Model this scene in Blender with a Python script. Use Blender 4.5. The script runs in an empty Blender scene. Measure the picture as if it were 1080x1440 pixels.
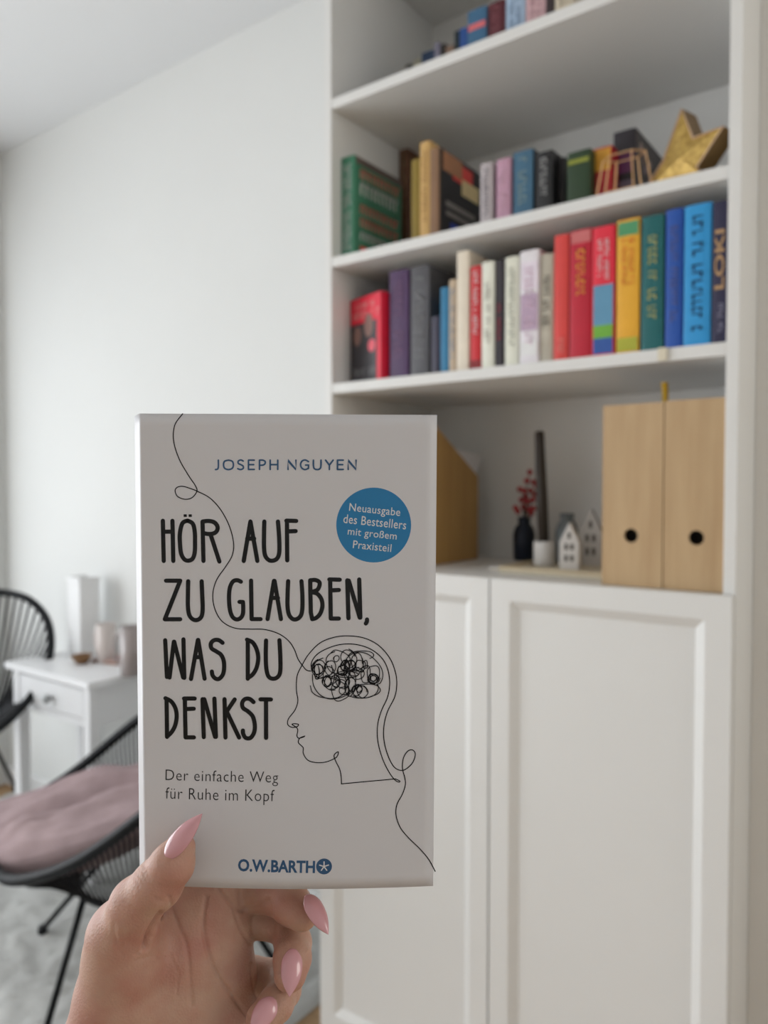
import bpy, bmesh, math, random
import numpy as np
from mathutils import Vector, Matrix

# ------------------------------------------------------------------ camera
F_PX, YAW, PITCH, CAM_Z = 1072.2, 0.6327, 0.0296, 1.22
cy_, sy_ = math.cos(YAW), math.sin(YAW)
FWD = Vector((-sy_*math.cos(PITCH), cy_*math.cos(PITCH), -math.sin(PITCH)))
RGT = Vector((cy_, sy_, 0)); UPV = RGT.cross(FWD)
CAM = Vector((0, 0, CAM_Z))
S = bpy.context.scene
cd = bpy.data.cameras.new('camera'); co = bpy.data.objects.new('camera', cd); S.collection.objects.link(co)
CAMM = Matrix(((RGT.x, UPV.x, -FWD.x, 0), (RGT.y, UPV.y, -FWD.y, 0), (RGT.z, UPV.z, -FWD.z, CAM_Z), (0, 0, 0, 1)))
co.matrix_world = CAMM
cd.sensor_fit = 'VERTICAL'; cd.sensor_height = 36; cd.sensor_width = 27; cd.lens = F_PX/1440*36
cd.clip_start = 0.02; cd.clip_end = 60
cd.dof.use_dof = True; cd.dof.focus_distance = 0.322; cd.dof.aperture_fstop = cd.lens/3.0
S.camera = co
# ------------------------------------------------------------------ light
S.view_settings.view_transform = 'Standard'; S.view_settings.look = 'None'
S.view_settings.gamma = 1; S.view_settings.use_curve_mapping = False
S.view_settings.exposure = 0.07
w = bpy.data.worlds.new('sky'); S.world = w; w.use_nodes = True
w.node_tree.nodes['Background'].inputs[0].default_value = (0.86, 0.93, 1.0, 1)
w.node_tree.nodes['Background'].inputs[1].default_value = 1.2

def area(name, loc, rot, sx, sy, power, col):
    l = bpy.data.lights.new(name, 'AREA'); l.shape = 'RECTANGLE'; l.size = sx; l.size_y = sy
    l.energy = power; l.color = col
    o = bpy.data.objects.new(name, l); S.collection.objects.link(o); o.location = loc; o.rotation_euler = rot
    return o
# daylight coming through the balcony window of the left wall, and a warm fill lamp behind an added right window, brightening the bookcase side
area('window_daylight', (-3.42, -1.10, 1.30), (0, math.radians(-90), 0), 2.2, 2.9, 100, (0.95, 0.98, 1.0))
area('window_corner_daylight', (-3.36, 0.92, 1.02), (0, math.radians(-90), 0), 1.65, 0.9, 6.5, (0.95, 0.98, 1.0))
area('side_fill_light', (1.98, 0.75, 1.70), (0, math.radians(90), 0), 1.0, 0.9, 12, (1.0, 0.93, 0.82))

# ------------------------------------------------------------------ helpers
def ray(x, y):
    v = FWD*F_PX + RGT*(x-540) - UPV*(y-720)
    return v/F_PX                        # per metre of depth
def at(x, y, d): return CAM + ray(x, y)*d
def onY(x, y, Y): v = ray(x, y); return CAM + v*(Y/v.y)
def onZ(x, y, Z): v = ray(x, y); return CAM + v*((Z-CAM_Z)/v.z)
def depth(p): return (Vector(p)-CAM).dot(FWD)
def lin(c):
    return tuple((v/255/12.92 if v/255 <= .04045 else ((v/255+.055)/1.055)**2.4) for v in c)
_m = {}
def mat(name, col, rough=.6, spec=.4, noise=0, nscale=8, col2=None, bump=0, bscale=60, metal=0, sss=0, coat=0, stretch=(1, 1, 1), trans=0):
    """col: linear rgb albedo"""
    if name in _m: return _m[name]
    m = bpy.data.materials.new(name); m.use_nodes = True; nt = m.node_tree; b = nt.nodes['Principled BSDF']
    b.inputs['Base Color'].default_value = (*col, 1); b.inputs['Roughness'].default_value = rough
    b.inputs['Specular IOR Level'].default_value = spec; b.inputs['Metallic'].default_value = metal
    if coat: b.inputs['Coat Weight'].default_value = coat; b.inputs['Coat Roughness'].default_value = .12
    if trans: b.inputs['Transmission Weight'].default_value = trans
    if sss:
        b.inputs['Subsurface Weight'].default_value = sss
        b.inputs['Subsurface Radius'].default_value = (1, .35, .2); b.inputs['Subsurface Scale'].default_value = .006
    tc = nt.nodes.new('ShaderNodeTexCoord'); mp = nt.nodes.new('ShaderNodeMapping'); mp.inputs['Scale'].default_value = stretch
    nt.links.new(tc.outputs['Object'], mp.inputs[0])
    n = nt.nodes.new('ShaderNodeTexNoise'); n.inputs['Scale'].default_value = nscale; n.inputs['Detail'].default_value = 4
    nt.links.new(mp.outputs[0], n.inputs['Vector'])
    mx = nt.nodes.new('ShaderNodeMix'); mx.data_type = 'RGBA'
    c2 = col2 if col2 else tuple(v*(1-noise) for v in col)
    mx.inputs['A'].default_value = (*col, 1); mx.inputs['B'].default_value = (*c2, 1)
    cr = nt.nodes.new('ShaderNodeMapRange'); cr.inputs['From Min'].default_value = .3; cr.inputs['From Max'].default_value = .7
    nt.links.new(n.outputs['Fac'], cr.inputs['Value']); nt.links.new(cr.outputs[0], mx.inputs['Factor'])
    nt.links.new(mx.outputs['Result'], b.inputs['Base Color'])
    if bump:
        n2 = nt.nodes.new('ShaderNodeTexNoise'); n2.inputs['Scale'].default_value = bscale; n2.inputs['Detail'].default_value = 3
        nt.links.new(mp.outputs[0], n2.inputs['Vector'])
        bp = nt.nodes.new('ShaderNodeBump'); bp.inputs['Strength'].default_value = bump; bp.inputs['Distance'].default_value = .002
        nt.links.new(n2.outputs['Fac'], bp.inputs['Height']); nt.links.new(bp.outputs[0], b.inputs['Normal'])
    _m[name] = m
    return m

def link(o, parent=None):
    S.collection.objects.link(o)
    if parent: o.parent = parent
    return o
def tag(o, label=None, cat=None, group=None, kind=None):
    if label: o['label'] = label
    if cat: o['category'] = cat
    if group: o['group'] = group
    if kind: o['kind'] = kind
    return o
def empty(name, loc, rz=0, label=None, cat=None, group=None, kind=None):
    o = bpy.data.objects.new(name, None); link(o); o.location = loc; o.rotation_euler = (0, 0, rz); o.empty_display_size = .05
    return tag(o, label, cat, group, kind)
def mesh(name, verts, faces, m, parent=None, smooth=False):
    me = bpy.data.meshes.new(name); me.from_pydata([tuple(v) for v in verts], [], faces); me.update()
    if isinstance(m, (list, tuple)):
        for q in m: me.materials.append(q)
    else: me.materials.append(m)
    if smooth: me.shade_smooth()
    return link(bpy.data.objects.new(name, me), parent)
class MB:
    def __init__(s): s.v = []; s.f = []
    def add(s, v, f):
        k = len(s.v); s.v += [tuple(q) for q in v]; s.f += [tuple(i+k for i in q) for q in f]; return s
    def box(s, x0, x1, y0, y1, z0, z1, b=0):
        if b <= 0:
            v = [(x, y, z) for z in (z0, z1) for y in (y0, y1) for x in (x0, x1)]
            return s.add(v, [(0, 2, 3, 1), (4, 5, 7, 6), (0, 1, 5, 4), (2, 6, 7, 3), (0, 4, 6, 2), (1, 3, 7, 5)])
        bm = bmesh.new(); bmesh.ops.create_cube(bm, size=1)
        for v in bm.verts: v.co = Vector(((x0+x1)/2+v.co.x*(x1-x0), (y0+y1)/2+v.co.y*(y1-y0), (z0+z1)/2+v.co.z*(z1-z0)))
        bmesh.ops.bevel(bm, geom=list(bm.edges), offset=b, segments=2, profile=.6, affect='EDGES')
        bm.verts.index_update()
        s.add([v.co for v in bm.verts], [[v.index for v in f.verts] for f in bm.faces]); bm.free(); return s
    def tube(s, pts, r, n=8, closed=False, cap=True):
        pts = [Vector(p) for p in pts]; N = len(pts); rr = r if hasattr(r, '__len__') else [r]*N
        k = len(s.v); up = None
        for i, p in enumerate(pts):
            a = pts[(i-1) % N] if (closed or i > 0) else p; c = pts[(i+1) % N] if (closed or i < N-1) else p
            t = (c-a).normalized()
            if up is None: up = t.orthogonal().normalized()
            up = (up - t*up.dot(t)).normalized(); q = t.cross(up)
            for j in range(n):
                an = 2*math.pi*j/n; s.v.append(tuple(p+(up*math.cos(an)+q*math.sin(an))*rr[i]))
        for i in range(N if closed else N-1):
            i2 = (i+1) % N
            for j in range(n):
                j2 = (j+1) % n; s.f.append((k+i*n+j, k+i*n+j2, k+i2*n+j2, k+i2*n+j))
        if cap and not closed:
            s.f.append(tuple(k+j for j in range(n))[::-1]); s.f.append(tuple(k+(N-1)*n+j for j in range(n)))
        return s
    def lathe(s, prof, c=(0, 0, 0), n=24, capb=True, capt=True):
        k = len(s.v)
        for r, z in prof:
            for j in range(n):
                a = 2*math.pi*j/n; s.v.append((c[0]+r*math.cos(a), c[1]+r*math.sin(a), c[2]+z))
        for i in range(len(prof)-1):
            for j in range(n):
                j2 = (j+1) % n; s.f.append((k+i*n+j, k+i*n+j2, k+(i+1)*n+j2, k+(i+1)*n+j))
        if capb: s.f.append(tuple(k+j for j in range(n))[::-1])
        if capt: s.f.append(tuple(k+(len(prof)-1)*n+j for j in range(n)))
        return s
    def prism(s, poly, axis, a, b):
        """poly of 2-d points extruded along axis ('x','y','z') from a to b"""
        def P(p, t): return {'x': (t, p[0], p[1]), 'y': (p[0], t, p[1]), 'z': (p[0], p[1], t)}[axis]
        n = len(poly)
        return s.add([P(p, a) for p in poly]+[P(p, b) for p in poly],
                     [tuple(range(n))[::-1], tuple(range(n, 2*n))]+[(i, (i+1) % n, n+(i+1) % n, n+i) for i in range(n)])
    def build(s, name, m, parent=None, smooth=False):
        o = mesh(name, s.v, s.f, m, parent, smooth)
        bm = bmesh.new(); bm.from_mesh(o.data); bmesh.ops.recalc_face_normals(bm, faces=list(bm.faces)); bm.to_mesh(o.data); bm.free()
        return o
def spline(pts, sub=8, closed=False):
    P = [Vector(p) for p in pts]; n = len(P); out = []
    for i in range(n if closed else n-1):
        g = lambda k: P[k % n] if closed else P[max(0, min(n-1, k))]
        p0, p1, p2, p3 = g(i-1), g(i), g(i+1), g(i+2)
        for j in range(sub):
            t = j/sub
            out.append(.5*((2*p1)+(p2-p0)*t+(2*p0-5*p1+4*p2-p3)*t*t+(3*p1-p0-3*p2+p3)*t**3))
    if not closed: out.append(P[-1])
    return out

# ------------------------------------------------------------------ room shell
D = 1.218; XR = -.2457; XL = XR-.80; DEP = .389; YW = D+DEP+.002; XWL = -3.12; XWR = 1.7; YB = -3.0; ZC = 1.36+CAM_Z
wallm = mat('white_wall_paint', (.76, .765, .75), .75, .2, .015, 3, bump=.08, bscale=250)
ceilm = mat('white_ceiling_paint', (.74, .745, .75), .85, .1, .01, 3)
def struct(o): o['kind'] = 'structure'; return o
struct(MB().box(XWL-.2, XWR+.2, YW, YW+.2, 0, ZC).build('wall_back', wallm))
vy0, vy1, vz0, vz1 = .28, 1.22, 1.18, 2.22
struct(MB().box(XWR, XWR+.2, YB-.2, vy0, 0, ZC).box(XWR, XWR+.2, vy1, YW, 0, ZC).box(XWR, XWR+.2, vy0, vy1, 0, vz0).box(XWR, XWR+.2, vy0, vy1, vz1, ZC).build('wall_right', wallm))
struct(MB().box(XWL-.2, XWR+.2, YB-.2, YW+.2, ZC, ZC+.15).build('ceiling', ceilm))
# left wall with window opening
wy0, wy1, wz0, wz1 = -2.6, 1.42, .12, 2.22
b = MB().box(XWL-.2, XWL, YB-.2, wy0, 0, ZC).box(XWL-.2, XWL, wy1, YW, 0, ZC).box(XWL-.2, XWL, wy0, wy1, wz1, ZC).box(XWL-.2, XWL, wy0, wy1, 0, wz0)
struct(b.build('wall_left', wallm))
b = MB().box(XWL, XWR, YB-.2, YB, 0, ZC)
struct(b.build('wall_front', wallm))
framem = mat('white_window_lacquer', (.82, .82, .82), .35, .5)
glassm = bpy.data.materials.new('window_glass'); glassm.use_nodes = True
_nt = glassm.node_tree; _nt.nodes.clear(); _o = _nt.nodes.new('ShaderNodeOutputMaterial'); _t = _nt.nodes.new('ShaderNodeBsdfTransparent')
_g = _nt.nodes.new('ShaderNodeBsdfGlossy'); _g.inputs['Roughness'].default_value = .02; _x = _nt.nodes.new('ShaderNodeMixShader'); _x.inputs[0].default_value = .06
_nt.links.new(_t.outputs[0], _x.inputs[1]); _nt.links.new(_g.outputs[0], _x.inputs[2]); _nt.links.new(_x.outputs[0], _o.inputs[0])
def window(name, horizontal, a0, a1, z0, z1, pos, nm):
    r = empty(name, (0, 0, 0)); struct(r)
    def bx(u0, u1, w0, w1, t=.035):
        return (pos-t, pos+t, u0, u1, w0, w1) if not horizontal else (u0, u1, pos-t, pos+t, w0, w1)
    for u0, u1, w0, w1 in ((a0, a0+.07, z0, z1), (a1-.07, a1, z0, z1), (a0+.07, a1-.07, z0, z0+.07), (a0+.07, a1-.07, z1-.07, z1)):
        MB().box(*bx(u0, u1, w0, w1), .004).build('window_frame', framem, r)
    for k in range(1, nm):
        c = a0+(a1-a0)*k/nm; MB().box(*bx(c-.045, c+.045, z0+.07, z1-.07), .004).build('mullion', framem, r)
    for k in range(nm):
        c0 = a0+.07+(a1-a0-.14)*k/nm; c1 = a0+.07+(a1-a0-.14)*(k+1)/nm
        MB().box(*bx(c0, c1, z0+.07, z1-.07, .003)).build('window_pane', glassm, r)
window('window_1', False, wy0, wy1, wz0, wz1, XWL-.1, 4)
window('added_window', False, vy0, vy1, vz0, vz1, XWR+.1, 1)  # unseen window, added for the warm fill from the right
# oak plank floor
woods = [mat('oak_floor_%s' % n, c, .45, .4, .25, 3, bump=.05, bscale=40, stretch=(1, 14, 1)) for n, c in
         (('honey', (.42, .26, .13)), ('amber', (.47, .30, .16)), ('light', (.50, .33, .18)))]
sub = MB().box(XWL, XWR, YB, YW, -.12, -.012).build('floor', woods[0]); struct(sub)
random.seed(4); rows = 0; y = YW
while y > YB and rows < 60:
    y0 = max(YB, y-.14); x = XWL-random.random()*.9
    while x < XWR:
        x1 = x+1.5; a, c = max(x, XWL), min(x1, XWR)
        if c-a > .05 and y > -.6:
            MB().box(a+.0007, c-.0007, y0+.0007, y-.0007, -.012, 0).build('plank', random.choice(woods), sub)
        x = x1
    y = y0; rows += 1
    if y <= -.6: break
MB().box(XWL, XWR, YB, y, -.012, 0).build('plank', woods[1], sub)
struct(MB().box(XWL, XL-.005, YW-.014, YW, 0, .075, .003).build('baseboard_back', framem))
struct(MB().box(XR+.13, XWR, YW-.014, YW, 0, .075, .003).build('baseboard_right', framem))

# made-up wall set back from the bookcase front, standing in for its shaded side
greym = mat('added_wall_paint', (.80, .78, .74), .8, .15, .03, 3)
struct(MB().box(XR+.0006, XWR, D+.125, YW, 0, ZC).build('added_wall', greym))

# ------------------------------------------------------------------ bookcase
bw = mat('white_bookcase_foil', (.775, .772, .755), .42, .45, .01, 5)
bc = empty('bookcase', ((XL+XR)/2, D+DEP/2, 0), 0, 'tall white bookcase with open shelves above and two panelled doors below', 'bookcase')
ox, oy = (XL+XR)/2, D+DEP/2
def lb(x0, x1, y0, y1, z0, z1, bev=.0012): return MB().box(x0-ox, x1-ox, y0-oy, y1-oy, z0, z1, bev)
T = .018
ZTOP = onY(603, 38, D+DEP-.01).z            # underside of the top board
lb(XL, XL+T, D, D+DEP, 0, ZTOP+.02).build('side_panel', bw, bc)
lb(XR-T, XR, D, D+DEP, 0, ZTOP+.02).build('side_panel', bw, bc)
lb(XL+T, XR-T, D+.002, D+DEP, ZTOP, ZTOP+.02).build('top_board', bw, bc)
lb(XL+T, XR-T, D+DEP-.006, D+DEP, .06, ZTOP, 0).build('back_board', bw, bc)
SH1, SH2, SH3 = .781+CAM_Z, .459+CAM_Z, .199+CAM_Z     # undersides
ZD = -.157+CAM_Z; ZCT = ZD-.001
for z in (SH1, SH2, SH3): lb(XL+T, XR-T, D+.001, D+DEP-.006, z, z+.0205, .0015).build('shelf', bw, bc)
lb(XL+T, XR-T, D, D+DEP-.006, ZCT-.02, ZCT).build('shelf', bw, bc)
lb(XL+T, XR-T, D+.01, D+.028, 0, .08).build('plinth', bw, bc)
lb(XL+T, XR-T, D+.002, D+DEP-.006, .08, .1).build('shelf', bw, bc)
S1, S2, S3 = SH1+.0207, SH2+.0207, SH3+.0207
def door(x0, x1, z0, z1):
    yf, fl, bv, dp, th = D-.021, .037, .016, .011, .018
    lx0, lx1 = x0-ox, x1-ox; y0 = yf-oy
    p = MB().box(lx0+.02, lx1-.02, y0+dp, y0+th, z0+.02, z1-.02).build('door', bw, bc)
    def side(A, B, a, b, c, d_):
        """outer edge A-B, flat inner a-b, bevel foot c-d (x,z)"""
        def v(q, y): return (q[0], y, q[1])
        V = [v(A, y0), v(B, y0), v(b, y0), v(a, y0), v(d_, y0+dp), v(c, y0+dp), v(A, y0+th), v(B, y0+th), v(d_, y0+th), v(c, y0+th)]
        return MB().add(V, [(0, 1, 2, 3), (3, 2, 4, 5), (5, 4, 8, 9), (9, 8, 7, 6), (6, 7, 1, 0), (0, 3, 5, 9, 6), (1, 7, 8, 4, 2)])
    i = fl; j = fl+bv
    O = [(lx0, z0), (lx1, z0), (lx1, z1), (lx0, z1)]
    Fm = [(lx0+i, z0+i), (lx1-i, z0+i), (lx1-i, z1-i), (lx0+i, z1-i)]
    Bm = [(lx0+j, z0+j), (lx1-j, z0+j), (lx1-j, z1-j), (lx0+j, z1-j)]
    for k, nm in enumerate(('rail', 'stile', 'rail', 'stile')):
        k2 = (k+1) % 4; o = side(O[k], O[k2], Fm[k], Fm[k2], Bm[k], Bm[k2]).build(nm, bw, p)
door(XL+.001, (XL+XR)/2-.0018, .085, ZD); door((XL+XR)/2+.0018, XR-.001, .085, ZD)
# ------------------------------------------------------------------ books
pagem = mat('cream_paper', (.66, .60, .50), .8, .1, .12, 300, stretch=(1, 1, .02))
cols = {}
def cmat(rgb, rough=.45, k=.62):
    """an albedo from an observed colour"""
    key = (tuple(rgb), rough, k)
    if key not in cols:
        c = tuple(min(.85, v/k) for v in lin(rgb)); cols[key] = mat('book_cloth_%d' % len(cols), c, rough, .4, .10, 30)
    return cols[key]
def letters(x0, x1, z0, z1, y, seed, along='z', rows=1, fill=.6, face=None):
    """unreadable small lettering: rows of little blocks on a plane of constant y"""
    rng = random.Random(seed); mb = MB(); W = (x1-x0)/rows
    for r in range(rows):
        a = x0+W*r+W*(1-fill)/2; b_ = a+W*fill; z = z1; u = (b_-a)*.75
        while z > z0+u:
            h = u*rng.uniform(.45, .95)
            if rng.random() > .15:
                t = (b_-a)*.25
                q = rng.random()
                mb.box(a, b_, y-.0003, y, z-h*.3, z)
                if q < .6: mb.box(a, a+t, y-.0003, y, z-h, z)
                if q > .3: mb.box(b_-t, b_, y-.0003, y, z-h*.9, z)
            z -= h+u*.22
    return mb
def book(label, px0, px1, ytop, zb, rgb, yin=.02, dep=.14, k=.62, hard=True, group=None, lett=None, lrows=1, lspan=(.15, .9), zoff=0, lean=0, bands=(), seed=1, ymid=None):
    Y = D+yin
    ym = ymid if ymid is not None else ytop+70
    X0 = onY(px0, ym, Y).x; X1 = onY(px1, ym, Y).x
    X0 = max(X0, XL+T+.0008); X1 = min(X1, XR-T-.0008)
    zt = onY((px0+px1)/2, ytop, Y).z; h = zt-zb; t = X1-X0
    e = empty('book', ((X0+X1)/2, Y, zb+zoff), 0, label, 'book', group)
    if lean: e.rotation_euler = (0, lean, 0)
    m = cmat(rgb, .42, k); bt = .0022 if hard else .0008; x0, x1 = -t/2, t/2; dep = min(dep, .36-yin)
    sq = .003 if hard else 0
    # wrap-around cover with a softly rounded spine
    n = 7; arc = [(x0+t*(.5-.5*math.cos(math.pi*i/(n-1))), -.0022*math.sin(math.pi*i/(n-1))+.0022) for i in range(n)]
    out = [(x0, dep)]+arc+[(x1, dep)]
    inn = [(x0+bt, dep)]+[(max(x0+bt, min(x1-bt, x0+(x-x0))), y+bt) for x, y in arc]+[(x1-bt, dep)]
    mb = MB(); N = len(out)
    V = [(x, y, z) for z in (0, h) for x, y in out]+[(x, y, z) for z in (0, h) for x, y in inn]
    Fc = []
    for i in range(N-1):
        Fc += [(i, i+1, N+i+1, N+i), (2*N+i, 3*N+i, 3*N+i+1, 2*N+i+1), (i, 2*N+i, 2*N+i+1, i+1), (N+i, N+i+1, 3*N+i+1, 3*N+i)]
    Fc += [(0, N, 3*N, 2*N), (N-1, 3*N-1, 4*N-1, 2*N-1)]
    mb.add(V, Fc); mb.build('cover', m, e)
    MB().box(x0+bt, x1-bt, bt+.003, dep-sq, sq*.7, h-sq, 0).build('page_block', pagem, e)
    for i, (z0, z1, c) in enumerate(bands):
        MB().box(x0+t*.06, x1-t*.06, -.0004, .0012, h*z0, h*z1).build('printed_band', cmat(c, .45, k), e)
    if lett:
        letters(x0+t*.18, x1-t*.18, h*lspan[0], h*lspan[1], -.0005, seed+len(label), rows=lrows).build('spine_lettering', cmat(lett, .4, k), e)['kind'] = 'stuff'
    return e, t, h
def side_art(e, t, h, dep, polys):
    """printed areas on the +x cover; polys: (y0,y1,z0,z1,rgb) as fractions"""
    for y0, y1, z0, z1, c in polys:
        MB().box(t/2, t/2+.0005, dep*y0+.003, dep*y1, h*z0, h*z1).build('printed_panel', cmat(c, .45, .45), e)

G3 = 'books on the lower open shelf'; G2 = 'books on the middle open shelf'; G1 = 'books on the top open shelf'
K3 = .68
# lower row -------------------------------------------------
book('tall dark purple hardback second from the left on the lower book shelf', 547, 574, 380, S3, (70, 48, 82), .04, .15, K3, group=G3, seed=2, lett=(100, 70, 100))
book('charcoal grey thick book right of the purple hardback', 577, 603, 374, S3, (76, 76, 80), .04, .15, K3, group=G3, lett=(110, 110, 112), seed=5)
book('low dark slate booklet beside the charcoal book, shortest spine of the row', 606, 618, 445, S3, (52, 50, 66), .035, .12, K3, group=G3, hard=False)
book('thin petrol blue paperback between slate booklet and patterned spine', 619, 631, 404, S3, (36, 104, 140), .03, .13, K3, group=G3, hard=False)
book('thin beige paperback with blue specks beside the petrol blue one', 631, 642, 393, S3, (168, 150, 128), .03, .13, K3, group=G3, hard=False, lett=(90, 120, 150), seed=3)
book('tall plain cream book rising above its neighbours on the lower book shelf', 642, 659, 353, S3, (200, 190, 174), .025, .16, K3, group=G3)
book('red paperback with white spine lettering right of the tall cream book', 661, 676, 374, S3, (176, 36, 42), .025, .13, K3, group=G3, hard=False, lett=(225, 205, 200), seed=6, lspan=(.3, .95), bands=((.0, .1, (120, 30, 34)),))
book('off white paperback with tiny grey lettering between red and black spines', 677, 694, 368, S3, (208, 202, 188), .025, .13, K3, group=G3, hard=False, lett=(150, 146, 136), lspan=(.2, .8))
book('black paperback with crimson marks on the spine, lower book shelf', 695, 708, 366, S3, (48, 44, 50), .03, .13, K3, group=G3, hard=False, lett=(140, 40, 60), lspan=(.25, .6))
book('pale greenish white paperback with faint grey title', 710, 729, 361, S3, (198, 198, 184), .025, .13, K3, group=G3, lett=(150, 152, 140), lrows=1, seed=9)
book('lilac and white cloudy patterned book in the middle of the lower row', 731, 757, 352, S3, (208, 196, 204), .02, .14, K3, group=G3, bands=((.3, .62, (160, 138, 158)), (.66, .9, (214, 190, 204)), (.08, .2, (206, 214, 226))), lett=(186, 160, 176))
book('grey stone coloured paperback with dark lettering next to lilac book', 758, 778, 357, S3, (160, 154, 140), .025, .13, K3, group=G3, hard=False, lett=(78, 74, 68), seed=12, lspan=(.3, .8))
book('coral red plain hardback with a small white mark at the foot', 779, 799, 330, S3, (188, 60, 56), .02, .15, K3, group=G3, lett=(214, 120, 112), lspan=(.05, .18))
book('crimson hardback with gold vertical title', 801, 832, 323, S3, (164, 24, 44), .02, .15, K3, group=G3, lett=(206, 130, 50), lspan=(.45, .85), seed=15, bands=((.9, .99, (176, 96, 96)),))
book('red and blue hardback with green meadow band on the spine', 833, 864, 318, S3, (196, 40, 58), .015, .15, K3, group=G3, lett=(236, 190, 190), lrows=2, lspan=(.56, .9), bands=((.02, .14, (42, 76, 140)), (.14, .24, (96, 150, 52)), (.24, .55, (84, 130, 158))), seed=18)
book('yellow hardback with red lettering and green corner leaves', 867, 899, 308, S3, (222, 148, 44), .015, .15, K3, group=G3, lett=(208, 104, 44), lrows=2, lspan=(.5, .88), bands=((.88, .98, (70, 130, 90)), (.02, .12, (150, 150, 50))), seed=20)
book('dark teal green hardback with gold script title', 902, 933, 303, S3, (22, 84, 86), .015, .15, K3, group=G3, lett=(150, 150, 96), lspan=(.2, .9), seed=22)
book('royal blue hardback with faint bronze lettering', 936, 960, 294, S3, (32, 72, 146), .015, .15, K3, group=G3, lett=(80, 84, 130), lspan=(.15, .88), seed=23)
book('bright sky blue hardback with black lettering', 962, 1000, 287, S3, (42, 130, 184), .01, .15, K3, group=G3, lett=(20, 60, 96), lspan=(.08, .92), seed=26)
e, t, h = book('midnight blue hardback with large golden four letter title at the right end', 1002, 1030, 282, S3, (40, 38, 62), .01, .15, K3, group=G3)
def text_mesh(txt, name, m, parent, bold=0, spacing=1.0):
    cu = bpy.data.curves.new(name, 'FONT'); cu.body = txt; cu.offset = bold; cu.space_character = spacing; cu.resolution_u = 3
    o = bpy.data.objects.new(name, cu); S.collection.objects.link(o)
    dg = bpy.context.evaluated_depsgraph_get(); me = bpy.data.meshes.new_from_object(o.evaluated_get(dg))
    bpy.data.objects.remove(o); me.name = name; me.materials.clear(); me.materials.append(m)
    return link(bpy.data.objects.new(name, me), parent)
def fit(o, fn, flip=False):
    """map the text's bounding box (0..1,0..1) through fn to 3-D"""
    vs = np.array([v.co[:] for v in o.data.vertices]); lo = vs.min(0); hi = vs.max(0)
    for v in o.data.vertices:
        v.co = fn((v.co.x-lo[0])/(hi[0]-lo[0]), (v.co.y-lo[1])/(hi[1]-lo[1]))
goldp = cmat((160, 128, 92), .35, .7)
o = text_mesh('LOKI', 'spine_lettering', goldp, e, .02)
fit(o, lambda a, b_: (-t*.36+t*.72*(1-b_) if False else (-t*.38+t*.76*(1-b_)), -.0016, h*(.40+.43*a)) if False else (t*.26-t*.62*b_, -.0008, h*(.38+.42*a)))
letters(-t*.2, t*.3, h*.06, h*.28, -.0006, 5).build('spine_lettering', cmat((130, 130, 150)), e)['kind'] = 'stuff'
# red and black novel turned so that its front cover shows
p = onY(510, 525, D+.035)
e = empty('book', (onY(478, 500, D+.03).x+.057, D+.045, S3), math.radians(-17), 'red and black paperback turned with its front cover out at the left end', 'book', G3)
hh = onY(510, 414, D+.03).z-S3; ww = .108; tk = .03
redm = cmat((170, 22, 44), .35, .5); blk = cmat((44, 42, 46), .35, .55)
MB().box(-ww/2, ww/2, -.001, 0, 0, hh).box(-ww/2, ww/2, tk, tk+.001, 0, hh).box(ww/2-.001, ww/2, 0, tk, 0, hh).build('cover', redm, e)
MB().box(-ww/2+.002, ww/2-.001, 0, tk, .001, hh-.001).build('page_block', pagem, e)
MB().box(-ww/2+.001, ww/2-.014, -.0016, -.001, .004, hh*.70).build('cover_picture', blk, e)
sk = cmat((110, 84, 78), .5, .55)
for cx, cz, rx, rz in ((-.028, .09, .014, .02), (.012, .105, .016, .024)):
    mb = MB(); mb.add([(cx+rx*math.cos(a*math.pi/8), -.0019, cz*hh/.16+rz*math.sin(a*math.pi/8)) for a in range(16)], [tuple(range(16))]); mb.build('cover_picture', sk, e)
MB().add([(.024+.013*math.cos(a*math.pi/10), -.0022, hh*.42+.013*math.sin(a*math.pi/10)) for a in range(20)], [tuple(range(20))]).build('round_sticker', cmat((214, 80, 92), .4, .6), e)
def hletters(x0, x1, z0, z1, y, seed, m, parent, name='cover_lettering'):
    rng = random.Random(seed); mb = MB(); x = x0; hgt = z1-z0
    while x < x1:
        w_ = hgt*rng.uniform(.45, .8)
        if rng.random() > .1:
            s_ = w_*.28; mb.box(x, x+s_, y-.0003, y, z0, z1)
            if rng.random() > .4: mb.box(x, x+w_*.8, y-.0003, y, z1-s_, z1)
            if rng.random() > .4: mb.box(x+w_*.8-s_, x+w_*.8, y-.0003, y, z0, z1)
        x += w_*1.05
    return mb.build(name, m, parent)
pk = cmat((206, 120, 120), .4, .6)
hletters(-.034, .03, hh*.86, hh*.93, -.0012, 2, pk, e); hletters(-.045, .04, hh*.75, hh*.83, -.0012, 4, pk, e)
hletters(-.042, .03, hh*.10, hh*.18, -.0019, 7, cmat((110, 110, 112)), e)

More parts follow.
